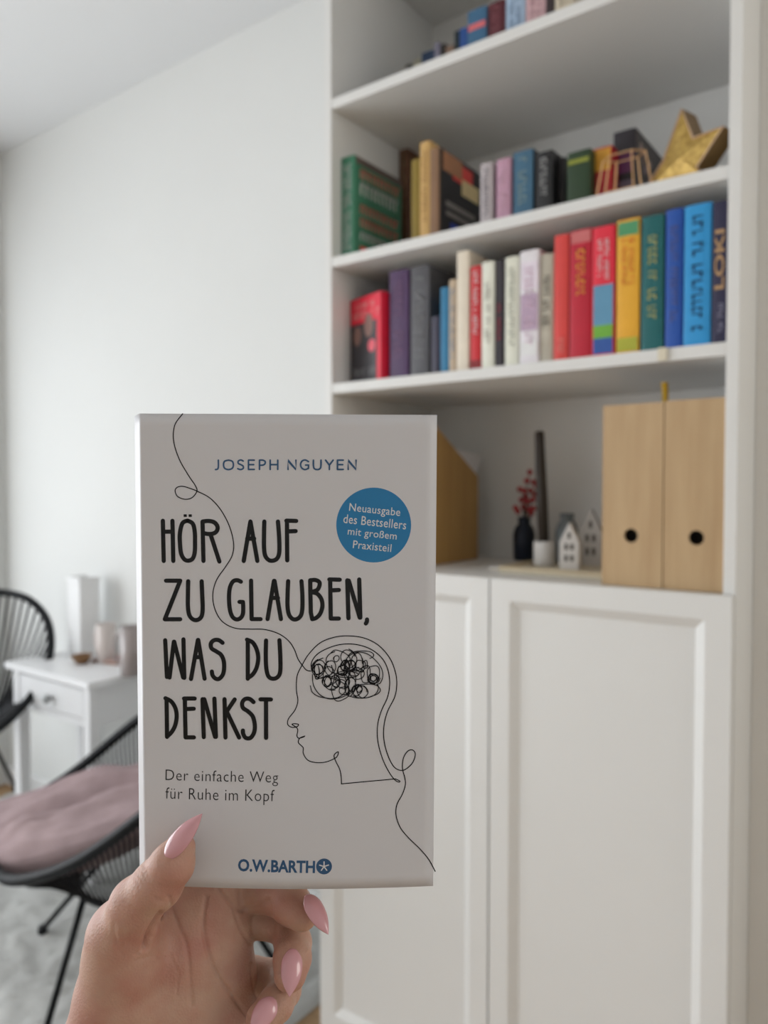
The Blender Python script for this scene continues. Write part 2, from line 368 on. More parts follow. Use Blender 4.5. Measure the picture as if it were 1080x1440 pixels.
# middle row -------------------------------------------------
K2 = .80
e, t, h = book('thick green christmas novel with its lettered cover facing right, left end', 473, 498, 221, S2, (62, 122, 96), .03, .17, K2, group=G2, lett=(226, 228, 222), lrows=2, lspan=(.06, .92), ymid=290)
side_art(e, t, h, .17, [(.02, 1, .93, 1, (70, 60, 56)), (.10, .35, .03, .14, (190, 60, 54)), (.40, .62, .02, .10, (170, 176, 156))])
rs = random.Random(3)
lm = cmat((222, 218, 206), .5, .62); rm = cmat((196, 104, 96), .5, .6)
for zf, hf, mm, seed in ((.80, .10, rm, 1), (.64, .13, lm, 2), (.46, .09, rm, 3), (.33, .09, rm, 4), (.2, .08, lm, 5)):
    r_ = random.Random(seed); mb = MB(); y = .02
    while y < .15:
        w_ = r_.uniform(.008, .014); mb.box(t/2+.0005, t/2+.0009, y, y+w_*.35, h*zf, h*(zf+hf)); mb.box(t/2+.0005, t/2+.0009, y, y+w_*.8, h*(zf+hf*.7), h*(zf+hf)); y += w_*1.2
    mb.build('cover_lettering', mm, e)
book('brown patterned book standing back behind the green novel', 535, 573, 198, S2, (104, 70, 52), .24, .1, K2, group=G2, ymid=235, lett=(150, 130, 100), lrows=2)
book('thin olive yellow paperback left of the cream and gold spine', 578, 590, 224, S2, (128, 108, 40), .04, .12, K2, group=G2, ymid=280)
book('cream and gold tall spine in the middle shelf row', 590, 604, 199, S2, (190, 154, 96), .03, .16, K2, group=G2, ymid=270, lett=(150, 110, 60))
e, t, h = book('brown spined black novel with flowers and blue foot on its cover facing right', 604, 617, 208, S2, (126, 96, 72), .03, .17, K2, group=G2, ymid=270)
side_art(e, t, h, .17, [(.0, 1, .0, 1, (22, 20, 22)), ])
for q_, (y0, y1, z0, z1, c) in enumerate(((.25, .99, .02, .24, (26, 46, 120)), (.3, .75, .74, .95, (160, 50, 46)), (.5, .9, .62, .80, (178, 150, 110)), (.08, .5, .78, .99, (120, 84, 60)), (.15, .8, .4, .46, (100, 96, 92)), (.15, .7, .3, .35, (100, 96, 92)))):
    MB().box(t/2+.0005, t/2+.0009+q_*.0002, .17*y0, .17*y1, h*z0, h*z1).build('printed_panel', cmat(c, .5, .45), e)
book('grey white paperback with dark lettering beside the mauve one', 675, 692, 229, S2, (172, 164, 166), .03, .13, K2, group=G2, hard=False, ymid=265, lett=(110, 104, 110))
book('plain mauve pink paperback on the middle book shelf', 698, 717, 223, S2, (178, 138, 158), .03, .13, K2, group=G2, hard=False, ymid=260, lett=(188, 152, 168))
e, t, h = book('dusty blue spined black hardback on the middle book shelf', 721, 749, 212, S2, (62, 98, 122), .035, .15, K2, group=G2, ymid=250, lett=(120, 140, 140)); side_art(e, t, h, .15, [(0, 1, 0, 1, (26, 26, 30))])
e, t, h = book('black hardback with white vertical lettering on the middle book shelf', 753, 776, 213, S2, (36, 36, 38), .035, .15, K2, group=G2, ymid=250, lett=(150, 150, 150)); side_art(e, t, h, .15, [(0, 1, 0, 1, (24, 24, 27))])
book('low black book with dark red foot beside the black hardback', 780, 794, 222, S2, (34, 32, 34), .06, .12, K2, group=G2, ymid=250, bands=((.02, .2, (104, 36, 48)),))
book('dark bottle green hardback with small gold ornament', 797, 830, 212, S2, (38, 58, 36), .03, .15, K2, group=G2, ymid=245, bands=((.78, .86, (130, 136, 50)),))
book('red hardback with yellow upper spine on the middle book shelf', 833, 860, 207, S2, (168, 38, 44), .053, .15, K2, group=G2, ymid=240, bands=((.6, .97, (206, 150, 52)),))
e, t, h = book('thick black book with floral cover facing right beside the gold star', 862, 893, 183, S2, (40, 36, 42), .085, .19, K2, group=G2, ymid=215, bands=((.45, .7, (92, 44, 84)), (.1, .35, (96, 86, 100))))
side_art(e, t, h, .19, [(0, 1, 0, 1, (42, 36, 36))])
rs = random.Random(8)
for i in range(16):
    yy, zz, rr_ = .02+rs.random()*.15, h*(.1+rs.random()*.75), rs.uniform(.006, .014)
    MB().add([(t/2+.001, yy+rr_*math.cos(a*math.pi/5), zz+rr_*math.sin(a*math.pi/5)) for a in range(10)], [tuple(range(10))]).build('printed_flower', cmat(rs.choice([(130, 112, 104), (110, 96, 100), (120, 100, 90)]), .5, .5), e)
MB().add([(t/2+.0014, .150+.016*math.cos(a*math.pi/8), h*.55+.016*math.sin(a*math.pi/8)) for a in range(16)], [tuple(range(16))]).build('printed_flower', cmat((150, 150, 50), .5, .5), e)

# top row: only the upper parts rise into view above the shelf edge
K1 = .62
for lab, a, c, yt, rgb, yin in (
    ('small dark trinket-sized book farthest left on the top shelf', 570, 580, 90, (70, 68, 62), .22),
    ('small pale book peeping over the top shelf edge', 580, 592, 84, (150, 148, 130), .22),
    ('low navy blue book on the top shelf, third visible from the left', 592, 610, 72, (44, 62, 92), .20),
    ('thin lilac grey spine peeping above the top shelf edge', 610, 618, 60, (126, 124, 142), .18),
    ('thin black spine beside the lilac grey one on the top shelf', 618, 626, 62, (38, 34, 34), .18),
    ('low tan brown book on the top shelf', 626, 638, 64, (120, 98, 84), .17),
    ('dark green black spine left of the bright blue one, top shelf', 638, 646, 43, (26, 36, 40), .12),
    ('narrow bright blue book on the top shelf', 646, 657, 39, (34, 68, 126), .12)):
    book(lab, a, c, yt, S1, rgb, yin, .12, K1, group=G1, ymid=yt+8, hard=False)
for lab, a, c, yt, rgb, kw in (
    ('steel blue paperback with red label on the top shelf', 657, 684, 12, (48, 84, 112), dict(bands=((.60, .72, (176, 88, 92)),))),
    ('dark maroon hardback on the top shelf', 686, 710, 2, (70, 26, 34), dict(lett=(120, 70, 76))),
    ('light blue grey patterned book on the top shelf', 711, 738, -12, (134, 152, 172), dict(lett=(100, 118, 140), lrows=2)),
    ('dusty pink patterned book on the top shelf', 739, 767, -22, (166, 136, 140), dict(lett=(130, 100, 104), lrows=2)),
    ('thin black book right of the dusty pink one, top shelf', 767, 779, -26, (44, 34, 36), {}),
    ('beige grey book at the right of the visible top row', 780, 806, -40, (170, 160, 142), dict(lett=(140, 130, 112)))):
    book(lab, a, c, yt, S1, rgb, .05, .13, K1, group=G1, ymid=yt+25, **kw)

# ------------------------------------------------------------------ gold star, wire lantern
def noisemetal(name, c, c2): return mat(name, c, .38, .5, 0, 160, c2, .5, 220, .55)
gold = noisemetal('gold_glitter', (.62, .42, .12), (.30, .18, .04)); bronze = mat('brushed_gold_edge', (.26, .15, .05), .45, .5, .15, 30, metal=.35)
sp = Vector((XR-T-.080, 0, 0))
st = empty('star_ornament', (sp.x, D+.048, S2), math.radians(-17), 'large golden glitter star standing at the right end of the middle shelf', 'star')
R1, R0 = .060, .029; cz = .05
pts = [(x/800, (z+40)/930) for x, z in ((0, 74), (16, 24), (56, 24), (22, -20), (34, -40), (-4, -28), (-58, -34), (-26, 8))]; NP = len(pts)
mz = min(p[1] for p in pts); pts = [(x, z-mz) for x, z in pts]
MB().prism(pts, 'y', 0, .04).build('body', bronze, st)
face = [(x*.955, (z-.05)*.955+.05) for x, z in pts]
cfz = (0, -.006, .045)
MB().add([cfz]+[(x, -.0004, z) for x, z in face], [(0, i+1, (i+1) % NP+1) for i in range(NP)]).build('glitter_face', gold, st)
lt = MB()
rosy = mat('pale_gold_rim', (.70, .48, .32), .3, .5, .05, 20, metal=.4)
loop = [Vector((x*.985, -.001, (z-.05)*.985+.05)) for x, z in pts]
lt.tube(loop, .0017, 6, closed=True).build('rim', rosy, st)
wp = onY(878, 262, D+.03)
wl = empty('wire_lantern', (wp.x, D+.0265, S2), 0, 'small rose gold wire tealight holder in front of the black floral book', 'candle holder')
rose = mat('rose_gold_wire', (.66, .40, .20), .3, .5, .05, 20, metal=.6)
def ringp(r, z, n=6, ph=0): return [(1.25*r*math.cos(2*math.pi*i/n+ph), .66*r*math.sin(2*math.pi*i/n+ph), z) for i in range(n)]
tp, md = ringp(.028, .062), ringp(.037, .002)
MB().tube(tp, .0013, 6, closed=True).build('top_ring', rose, wl); MB().tube(md, .0013, 6, closed=True).build('base_ring', rose, wl)
for i in range(6): MB().tube([tp[i], md[i]], .0013, 6).build('wire', rose, wl)

# ------------------------------------------------------------------ magazine files
ply = mat('birch_veneer', (.56, .395, .225), .5, .35, 0, 9, (.47, .315, .17), .04, 60, stretch=(6, 6, .5))
plyd = mat('oak_veneer', (.50, .30, .105), .5, .35, 0, 9, (.42, .24, .08), .04, 60, stretch=(6, 6, .5))
dark = mat('dark_hollow', (.012, .011, .010), .9, .05)
def hole_panel(x0, x1, z0, z1, y0, y1, cx, cz, r, n=24):
    """a board in the x-z plane with a round hole"""
    mb = MB(); ring = [(cx+r*math.cos(2*math.pi*i/n), cz+r*math.sin(2*math.pi*i/n)) for i in range(n)]
    outp = []
    for i in range(n):
        a = 2*math.pi*i/n; dx, dz = math.cos(a), math.sin(a)
        tx = ((x1-cx)/dx if dx > 1e-6 else (x0-cx)/dx if dx < -1e-6 else 9e9); tz = ((z1-cz)/dz if dz > 1e-6 else (z0-cz)/dz if dz < -1e-6 else 9e9)
        k_ = min(tx, tz); outp.append((cx+dx*k_, cz+dz*k_))
    corners = [(x1, z1), (x0, z1), (x0, z0), (x1, z0)]
    V = [(x, y, z) for y in (y0, y1) for x, z in ring]+[(x, y, z) for y in (y0, y1) for x, z in outp]
    Fc = []
    for i in range(n):
        j = (i+1) % n
        Fc += [(i, j, 2*n+j, 2*n+i), (n+i, 3*n+i, 3*n+j, n+j), (i, n+i, n+j, j), (2*n+i, 2*n+j, 3*n+j, 3*n+i)]
    mb.add(V, Fc)
    for cxx, czz in corners:            # corner wedges
        i = max(range(n), key=lambda q: 0) ; ang = math.atan2(czz-cz, cxx-cx) % (2*math.pi)
        i = int(ang/(2*math.pi/n)) % n; j = (i+1) % n
        a_, b_ = outp[i], outp[j]
        mb.add([(a_[0], y0, a_[1]), (cxx, y0, czz), (b_[0], y0, b_[1]), (a_[0], y1, a_[1]), (cxx, y1, czz), (b_[0], y1, b_[1])],
               [(0, 1, 2), (3, 5, 4), (0, 3, 4, 1), (1, 4, 5, 2)])
    return mb
def mag_file(px0, px1, ytop, hx, hy, label):
    Y = D+.012; X0 = onY(px0, 700, Y).x; X1 = min(onY(px1, 700, Y).x, XR-T-.0008); h = onY((px0+px1)/2, ytop, Y).z-ZCT-.0008
    e = empty('magazine_file', ((X0+X1)/2, Y, ZCT+.0008), 0, label, 'magazine file', 'wooden magazine files at the right')
    hp = onY(hx, hy, Y); w2 = (X1-X0)/2
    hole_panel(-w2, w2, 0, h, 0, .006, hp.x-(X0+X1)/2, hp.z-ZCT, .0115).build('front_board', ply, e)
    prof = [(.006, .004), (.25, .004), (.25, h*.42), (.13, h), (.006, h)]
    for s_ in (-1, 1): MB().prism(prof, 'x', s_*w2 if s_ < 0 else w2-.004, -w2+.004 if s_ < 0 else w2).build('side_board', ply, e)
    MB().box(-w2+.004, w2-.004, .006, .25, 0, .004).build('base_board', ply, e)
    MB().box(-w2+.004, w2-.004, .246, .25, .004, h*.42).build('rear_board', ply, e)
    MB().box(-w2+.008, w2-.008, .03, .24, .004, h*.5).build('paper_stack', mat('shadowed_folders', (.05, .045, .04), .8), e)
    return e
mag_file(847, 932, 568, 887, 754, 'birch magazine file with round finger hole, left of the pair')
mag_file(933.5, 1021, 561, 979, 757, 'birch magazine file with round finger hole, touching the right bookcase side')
# third magazine file seen from the side, partly behind the held book
b1 = onZ(672, 786, ZCT); b0 = onY(560, 800, b1.y-.20)
e = empty('magazine_file', (b1.x, b1.y, ZCT+.001), 0, 'darker wooden magazine file seen from its side, left behind the held book', 'magazine file')
# the profile runs along depth: tall at the front, cut away towards the rear
def prof_at(px, py):    # point on the plane x = b1.x
    v = ray(px, py); s_ = (b1.x)/v.x; P_ = CAM+v*s_; return (P_.y-b1.y, P_.z-ZCT-.001)
pa = prof_at(672, 670); pb = prof_at(612, 598); pt = prof_at(598, 578)
sl = (pb[1]-pa[1])/(pb[0]-pa[0]); yf = -.25; ztop = .30; yk = pa[0]+(ztop-pa[1])/sl
yk = max(yk, yf+.03)
prof = [(yf, 0), (0, 0), (0, pa[1]), (yk, pa[1]+sl*(yk-pa[0])), (yf, pa[1]+sl*(yk-pa[0]))]
MB().prism(prof, 'x', -.005, 0).build('side_board', plyd, e); MB().prism(prof, 'x', -.09, -.085).build('side_board', plyd, e)
MB().box(-.085, -.005, yf, yf+.006, 0, prof[3][1]).build('front_board', plyd, e); MB().box(-.085, -.005, -.005, 0, 0, pa[1]).build('rear_board', plyd, e)
MB().box(-.085, -.005, yf+.006, -.005, 0, .004).build('base_board', plyd, e)
white = mat('white_paper', (.74, .73, .74), .7, .2, .03, 8)
pq = [prof_at(635, 672), prof_at(641, 641), prof_at(673, 650), prof_at(664, 676), prof_at(640, 700)]
o = MB().prism([(p_[0], p_[1]) for p_ in [prof_at(600, 700), prof_at(634, 628), prof_at(682, 642), prof_at(667, 680), prof_at(640, 720)]], 'x', -.0115, -.0055).build('paper_sheets', white, e)

# ------------------------------------------------------------------ tray and its things
# shallow tray, its corners traced on the counter
C1, C2 = onZ(745, 808, ZCT), onZ(650, 790, ZCT)
trm = mat('cream_tray_lacquer', (.66, .60, .47), .5, .3, .05, 8)
tx0, tx1 = C1.x-.02, C1.x+.175; ty0 = C1.y-.005; ty1 = min(ty0+.24, D+DEP-.02)
ty1 = max(ty1, ty0+.15)
tray_l = onY(690, 800, ty0+.02).x
tx0 = onY(735, 800, ty0).x-.05
tr = empty('tray', ((tx0+tx1)/2, (ty0+ty1)/2, ZCT), 0, 'shallow cream tray with a light wooden rim on the cabinet top', 'tray')
hx, hy_ = (tx1-tx0)/2, (ty1-ty0)/2
TH = .006
MB().box(-hx, hx, -hy_, hy_, .0005, TH, .001).build('tray_base', trm, tr)
rimm = mat('light_wood_rim', (.60, .50, .34), .5, .3, .1, 12)
for a in ((-hx, hx, -hy_, -hy_+.006), (-hx, hx, hy_-.006, hy_), (-hx, -hx+.006, -hy_+.006, hy_-.006), (hx-.006, hx, -hy_+.006, hy_-.006)):
    MB().box(*a, TH, .013, .001).build('tray_rim', rimm, tr)
nb = onY(716, 803, D+.02)
e = empty('notebook', (onZ(715, 803, ZCT).x, onZ(715, 803, ZCT).y, ZCT+.0005), math.radians(14), 'thin white booklet added before the tray to stand for its brightly lit edge', 'booklet')
MB().box(-.036, .036, -.014, .014, 0, .0012).box(-.036, .036, -.014, .014, .006, .0072).box(-.036, -.035, -.014, .014, 0, .007).build('cover', white, e)  # added white block, stands for the brightly lit tray edge
MB().box(-.035, .035, -.0132, .0132, .0012, .006).build('page_block', pagem, e)
ZT = ZCT+TH+.0002
def onTray(px, py):
    P_ = onZ(px, py, ZT); P_.y = min(max(P_.y, ty0+.03), ty1-.03); return P_
def szz(P_, px): return px/F_PX*depth(P_)
def ontopY(px, Y): return onY(px, 780, Y).x
# dark vase with berries
Yv = ty1-.045; X = ontopY(737, Yv); u = 1/F_PX*depth((X, Yv, ZT))
navy = mat('navy_glass_glaze', (.005, .009, .020), .35, .25, .1, 10)
va = empty('vase', (X, Yv, ZT), 0, 'small midnight blue bottle vase on the tray holding red berries', 'vase')
vh = onY(737, 727, Yv).z-ZT
MB().lathe([(13*u, 0), (15*u, 2*u), (15.5*u, vh*.60), (13*u, vh*.76), (8.5*u, vh*.84), (8.5*u, vh*.95), (10*u, vh), (7.5*u, vh), (7*u, vh*.85), (12*u, vh*.7), (12*u, 4*u)], n=28).build('body', navy, va, True)
stm = mat('dark_stem', (.06, .03, .02), .7); ber = mat('red_berry', (.42, .02, .028), .3, .5, .3, 20, coat=.2)
br = empty('berry_branch', (X, Yv, ZT+vh*.5), 0, 'sprig of small red berries standing in the midnight blue vase', 'branch')
rb = random.Random(2); fixes = [(745, 664), (750, 678), (741, 676), (737, 690), (746, 690), (755, 684), (733, 703), (741, 705), (749, 703), (744, 716), (736, 713), (750, 715), (728, 719), (725, 688+26), (747, 722), (731, 688), (752, 695), (739, 698)]
for i, (bx_, by_) in enumerate(fixes):
    P_ = onY(bx_, by_, Yv+rb.uniform(-.012, .012)); L = P_-Vector((X, Yv, ZT+vh*.5))
    MB().tube(spline([(0, 0, 0), (L.x*.3, L.y*.3, L.z*.6), tuple(L)], 4), .0008, 5).build('stem', stm, br)
    bm = bmesh.new(); bmesh.ops.create_icosphere(bm, subdivisions=2, radius=.0066)
    me = bpy.data.meshes.new('berry'); bm.to_mesh(me); bm.free(); me.materials.append(ber); me.shade_smooth(); o = link(bpy.data.objects.new('berry', me), br); o.location = L
# candle and holder
Yc = ty0+(ty1-ty0)*.52; X = ontopY(765, Yc); u = 1/F_PX*depth((X, Yc, ZT))
cer = mat('matt_white_ceramic', (.70, .68, .66), .6, .3, .03, 12)
ch = empty('candle_holder', (X, Yc, ZT), 0, 'squat white ceramic candle holder on the tray', 'candle holder'); hh2 = onY(765, 761, Yc).z-ZT
MB().lathe([(13*u, 0), (14.5*u, 2*u), (14.5*u, hh2*.96), (13.5*u, hh2), (8*u, hh2), (8*u, hh2*.5), (0.2*u, hh2*.5)], n=28).build('body', cer, ch, True)
can = mat('dark_brown_wax', (.035, .026, .020), .5, .4, .1, 10)
zt = onY(757, 607, Yc).z; xt = onY(758.5, 610, Yc).x-X; zc0 = hh2*.5
cn = empty('taper_candle', (X, Yc, ZT+zc0+.0005), 0, 'tall dark brown taper candle leaning slightly left in the white holder', 'candle'); L = zt-ZT-zc0
MB().tube([(0, 0, 0), (xt*.5, 0, L*.5), (xt, 0, L*.985), (xt, 0, L)], [9.5*u*.8, 8*u, 6.5*u, 5.5*u], 16).build('wax_stick', can, cn, True)
MB().tube([(xt, 0, L), (xt, 0, L+.006)], .0006, 6).build('wick', stm, cn)
# blue grey bottle, ceramic houses
Yb = ty1-.03; X = ontopY(797, Yb); u = 1/F_PX*depth((X, Yb, ZT))
sv = mat('blue_grey_glaze', (.15, .17, .18), .3, .5, .1, 10)
va = empty('vase', (X, Yb, ZT), 0, 'smoky blue grey bottle behind the little white ceramic house', 'vase'); vh = onY(797, 722, Yb).z-ZT
MB().lathe([(14*u, 0), (16*u, 2*u), (16*u, vh*.6), (13*u, vh*.78), (9*u, vh*.86), (10*u, vh), (8*u, vh), (7*u, vh*.85), (12*u, vh*.7), (12*u, 4*u)], n=28).build('body', sv, va, True)
def house(px, py0, py1, w_px, Y, label, m, group=None):
    X = ontopY(px, Y); u = 1/F_PX*depth((X, Y, ZT)); h = onY(px, py1, Y).z-ZT; w2 = w_px*u/2
    e = empty('ceramic_house', (X, Y, ZT), math.radians(12), label, 'ornament', 'little ceramic houses on the tray')
    MB().prism([(-w2, 0), (w2, 0), (w2, h*.58), (0, h), (-w2, h*.58)], 'y', 0, w2*1.5).build('body', m, e)
    hol = mat('house_window_hollow', (.10, .09, .08), .8)
    for a, zz in ((-.45, .18), (.15, .18), (-.45, .42), (.15, .42), (-.15, .66)):
        MB().box(w2*a, w2*(a+.32), -.0006, .0005, h*zz, h*(zz+.13)).build('window_opening', hol, e)
    return e
house(800, 795, 735, 27, ty0+.075, 'small white ceramic gabled house with cut windows at the front of the tray', cer)
house(830, 790, 716, 30, ty1-.06, 'taller pale ceramic house half hidden behind the birch magazine file', mat('pale_grey_ceramic', (.50, .48, .46), .5, .3, .03, 12))
# yellow ribbon hanging at the file pair and a clip on the shelf edge
yel = mat('mustard_ribbon', (.45, .27, .02), .7, .2, .15, 30)
X = onY(935, 550, D+.03).x
zr0 = onY(935, 559, D+.03).z-ZCT; zr1 = onY(935, 538, D+.03).z-ZCT
e = empty('ribbon', (X, D+.03, ZCT+zr0-.002), 0, 'short mustard yellow ribbon end sticking up between the two birch files', 'ribbon')
MB().tube(spline([(0, 0, -.01), (.0005, .001, .008), (-.001, .0, zr1-zr0+.002)], 4), [.005]*8+[.006], 8).build('ribbon_band', yel, e)
X = onY(932, 492, D-.001).x; zk = SH3+.010
e = empty('clip', (X, D-.001, zk), 0, 'tiny cream clip stuck on the shelf edge under the teal book', 'clip')
MB().box(-.007, .007, -.003, .0015, -.009, .011, .001).build('clip_body', mat('cream_plastic', (.72, .66, .52), .5), e)

# ------------------------------------------------------------------ rug
rugm = mat('light_grey_rug_wool', (.56, .56, .54), .95, .05, 0, 7, (.43, .43, .415), .9, 90)
rx0, rx1, ry0, ry1 = -2.98, -1.17, -.9, 1.575
nx, ny = 150, 190; rr = np.random.RandomState(3)
from mathutils import noise as mn
V = []; 
for j in range(ny+1):
    for i in range(nx+1):
        x = rx0+(rx1-rx0)*i/nx; y = ry0+(ry1-ry0)*j/ny
        edge = min(1, min(x-rx0, rx1-x, y-ry0, ry1-y)/.02)
        z = .016*max(0, edge)**.5+ (.010*mn.noise(Vector((x*9, y*9, 0)))+.007*mn.noise(Vector((x*28, y*28, 3)))+rr.uniform(-.003, .003))*max(0, edge)
        V.append((x-(rx0+rx1)/2, y-(ry0+ry1)/2, max(.001, z+.003*(edge > .5))))
Fc = [(j*(nx+1)+i, j*(nx+1)+i+1, (j+1)*(nx+1)+i+1, (j+1)*(nx+1)+i) for j in range(ny) for i in range(nx)]
o = mesh('rug', V, Fc, rugm, None, True); o.location = ((rx0+rx1)/2, (ry0+ry1)/2, .001)
tag(o, 'light grey deep-pile rug under the black string chairs', 'rug')

# ------------------------------------------------------------------ white side table
lac = mat('white_table_lacquer', (.82, .82, .83), .35, .5, .01, 6)
tc = onY(124, 961, 1.29); TZ = tc.z; tX1 = tc.x; tX0 = onY(6, 930, 1.29).x; tY0 = 1.29; tY1 = YW-.02
tb = empty('side_table', ((tX0+tX1)/2, (tY0+tY1)/2, 0), 0, 'white side table with a small drawer against the back wall', 'table')
hx, hy_ = (tX1-tX0)/2, (tY1-tY0)/2
MB().box(-hx, hx, -hy_, hy_, TZ-.022, TZ, .003).build('tabletop', lac, tb)
a = hx-.022; c = hy_-.018; lg = .036; AP = .125
for sx in (-1, 1):
    for sy in (-1, 1):
        x0 = a*sx if sx < 0 else a-lg; y0 = c*sy if sy < 0 else c-lg
        MB().box(x0, x0+lg, y0, y0+lg, 0, TZ-.022, .002).build('leg', lac, tb)
MB().box(-a+lg, a-lg, c-.020, c-.004, TZ-.022-AP, TZ-.022).build('apron', lac, tb)
for sx in (-1, 1):
    x0 = -a+.004 if sx < 0 else a-.020
    MB().box(x0, x0+.016, -c+lg, c-lg, TZ-.022-AP, TZ-.022).build('apron', lac, tb)
MB().box(-a+lg, a-lg, -c+.004, -c+.020, TZ-.022-AP, TZ-.022-AP+.022).box(-a+lg, a-lg, -c+.004, -c+.020, TZ-.030, TZ-.022).build('apron', lac, tb)
dr = MB().box(-a+lg+.003, a-lg-.003, -c+.001, -c+.018, TZ-.022-AP+.025, TZ-.033, .002).build('drawer', lac, tb)
kn = mat('brushed_nickel', (.30, .31, .31), .3, .5, metal=.7)
ko = MB().lathe([(.006, 0), (.006, .010), (.013, .014), (.015, .020), (.012, .026), (.004, .029)], n=20).build('knob', kn, dr, True)
kz = onY(73, 964, tY0+.02)
ko.rotation_euler = (math.radians(90), 0, 0); ko.location = (kz.x-(tX0+tX1)/2, -c+.001, TZ-.022-AP*.5)
# things on the table
def onT(px, py): P_ = onZ(px, py, TZ+.0005); return P_
def clampT(P_, m_=.05):
    P_.x = min(max(P_.x, tX0+m_), tX1-m_); P_.y = min(max(P_.y, tY0+m_), tY1-m_); return P_
# tall white paper lantern vase
Yl = tY1-.07; X0 = onY(96, 860, Yl-.035).x; X1 = X0+.075; zt = onY(120, 812, Yl).z; hw = (X1-X0)/2
porc = mat('white_porcelain', (.85, .85, .85), .35, .5, .01, 6)
e = empty('lantern', ((X0+X1)/2, Yl, TZ+.0005), 0, 'tall plain white square lantern at the rear of the side table', 'lantern')
H = zt-TZ
for k, (a_, b_, c_, d_) in enumerate(((-hw, hw, -hw, -hw+.004), (-hw, hw, hw-.004, hw), (-hw, -hw+.004, -hw+.004, hw-.004), (hw-.004, hw, -hw+.004, hw-.004))):
    MB().box(a_, b_, c_, d_, .004, H, .0008).build('panel', porc, e)
MB().box(-hw, hw, -hw, hw, 0, .004).build('base', porc, e)
MB().box(-hw-.004, hw+.004, -hw-.004, -hw, H-.012, H+.002, .001).box(-hw-.004, hw+.004, hw, hw+.004, H-.012, H+.002, .001).box(-hw-.004, -hw, -hw, hw, H-.012, H+.002, .001).box(hw, hw+.004, -hw, hw, H-.012, H+.002, .001).build('rim', porc, e)
def mug(px, ptop, pbot, wpx, Y, m, label, handle=0):
    X = onY(px, pbot, Y).x; u = 1/F_PX*depth((X, Y, TZ)); R = wpx*u/2; h = max(.03, onY(px, ptop, Y).z-TZ)
    e = empty('mug', (X, Y, TZ+.0005), math.radians(handle), label, 'mug')
    MB().lathe([(R*.86, 0), (R*.95, .003), (R, h*.4), (R, h), (R*.93, h), (R*.92, h*.4), (R*.85, .006), (0.001, .005)], n=28, capt=False).build('body', m, e, True)
    MB().tube(spline([(-R*.97, 0, h*.82), (-R*1.4, 0, h*.8), (-R*1.55, 0, h*.5), (-R*1.3, 0, h*.25), (-R*.95, 0, h*.22)], 5), .0045, 8).build('handle', m, e, True)
    return e
mug(149, 877, 905, 27, tY0+.20, mat('blush_glaze', (.62, .55, .52), .3, .5, coat=.3), 'pale blush mug beside the white lantern on the side table', 10)
mug(186, 881, 915, 34, tY0+.14, mat('mauve_grey_glaze', (.33, .28, .27), .15, .6, coat=.6), 'glossy mauve grey mug at the table edge next to the book', 30)
P_ = clampT(onT(115, 933)); u = 1/F_PX*depth(P_)
e = empty('bowl', tuple(P_), 0, 'little brown wooden bowl on the side table', 'bowl')
MB().lathe([(7*u, 0), (10*u, 4*u), (13.5*u, 9*u), (14.5*u, 12*u), (13*u, 12*u), (10*u, 7*u), (.001, 4*u)], n=24, capt=False).build('body', mat('brown_wood_bowl', (.22, .115, .05), .5, .3, .2, 20), e, True)
P_ = clampT(onT(164, 930)); 
e = empty('notebook', tuple(P_), math.radians(10), 'flat pink and brown notebook lying on the side table', 'notebook')
pkm = mat('dusty_pink_cloth', (.50, .33, .31), .7, .2, .1, 20)
MB().box(-.07, .07, -.045, .045, 0, .0015).box(-.07, .07, -.045, .045, .0095, .011).box(-.07, -.0685, -.045, .045, 0, .011).build('cover', pkm, e)
MB().box(-.068, .068, -.043, .043, .0015, .0095).build('page_block', mat('kraft_pages', (.34, .22, .15), .7), e)

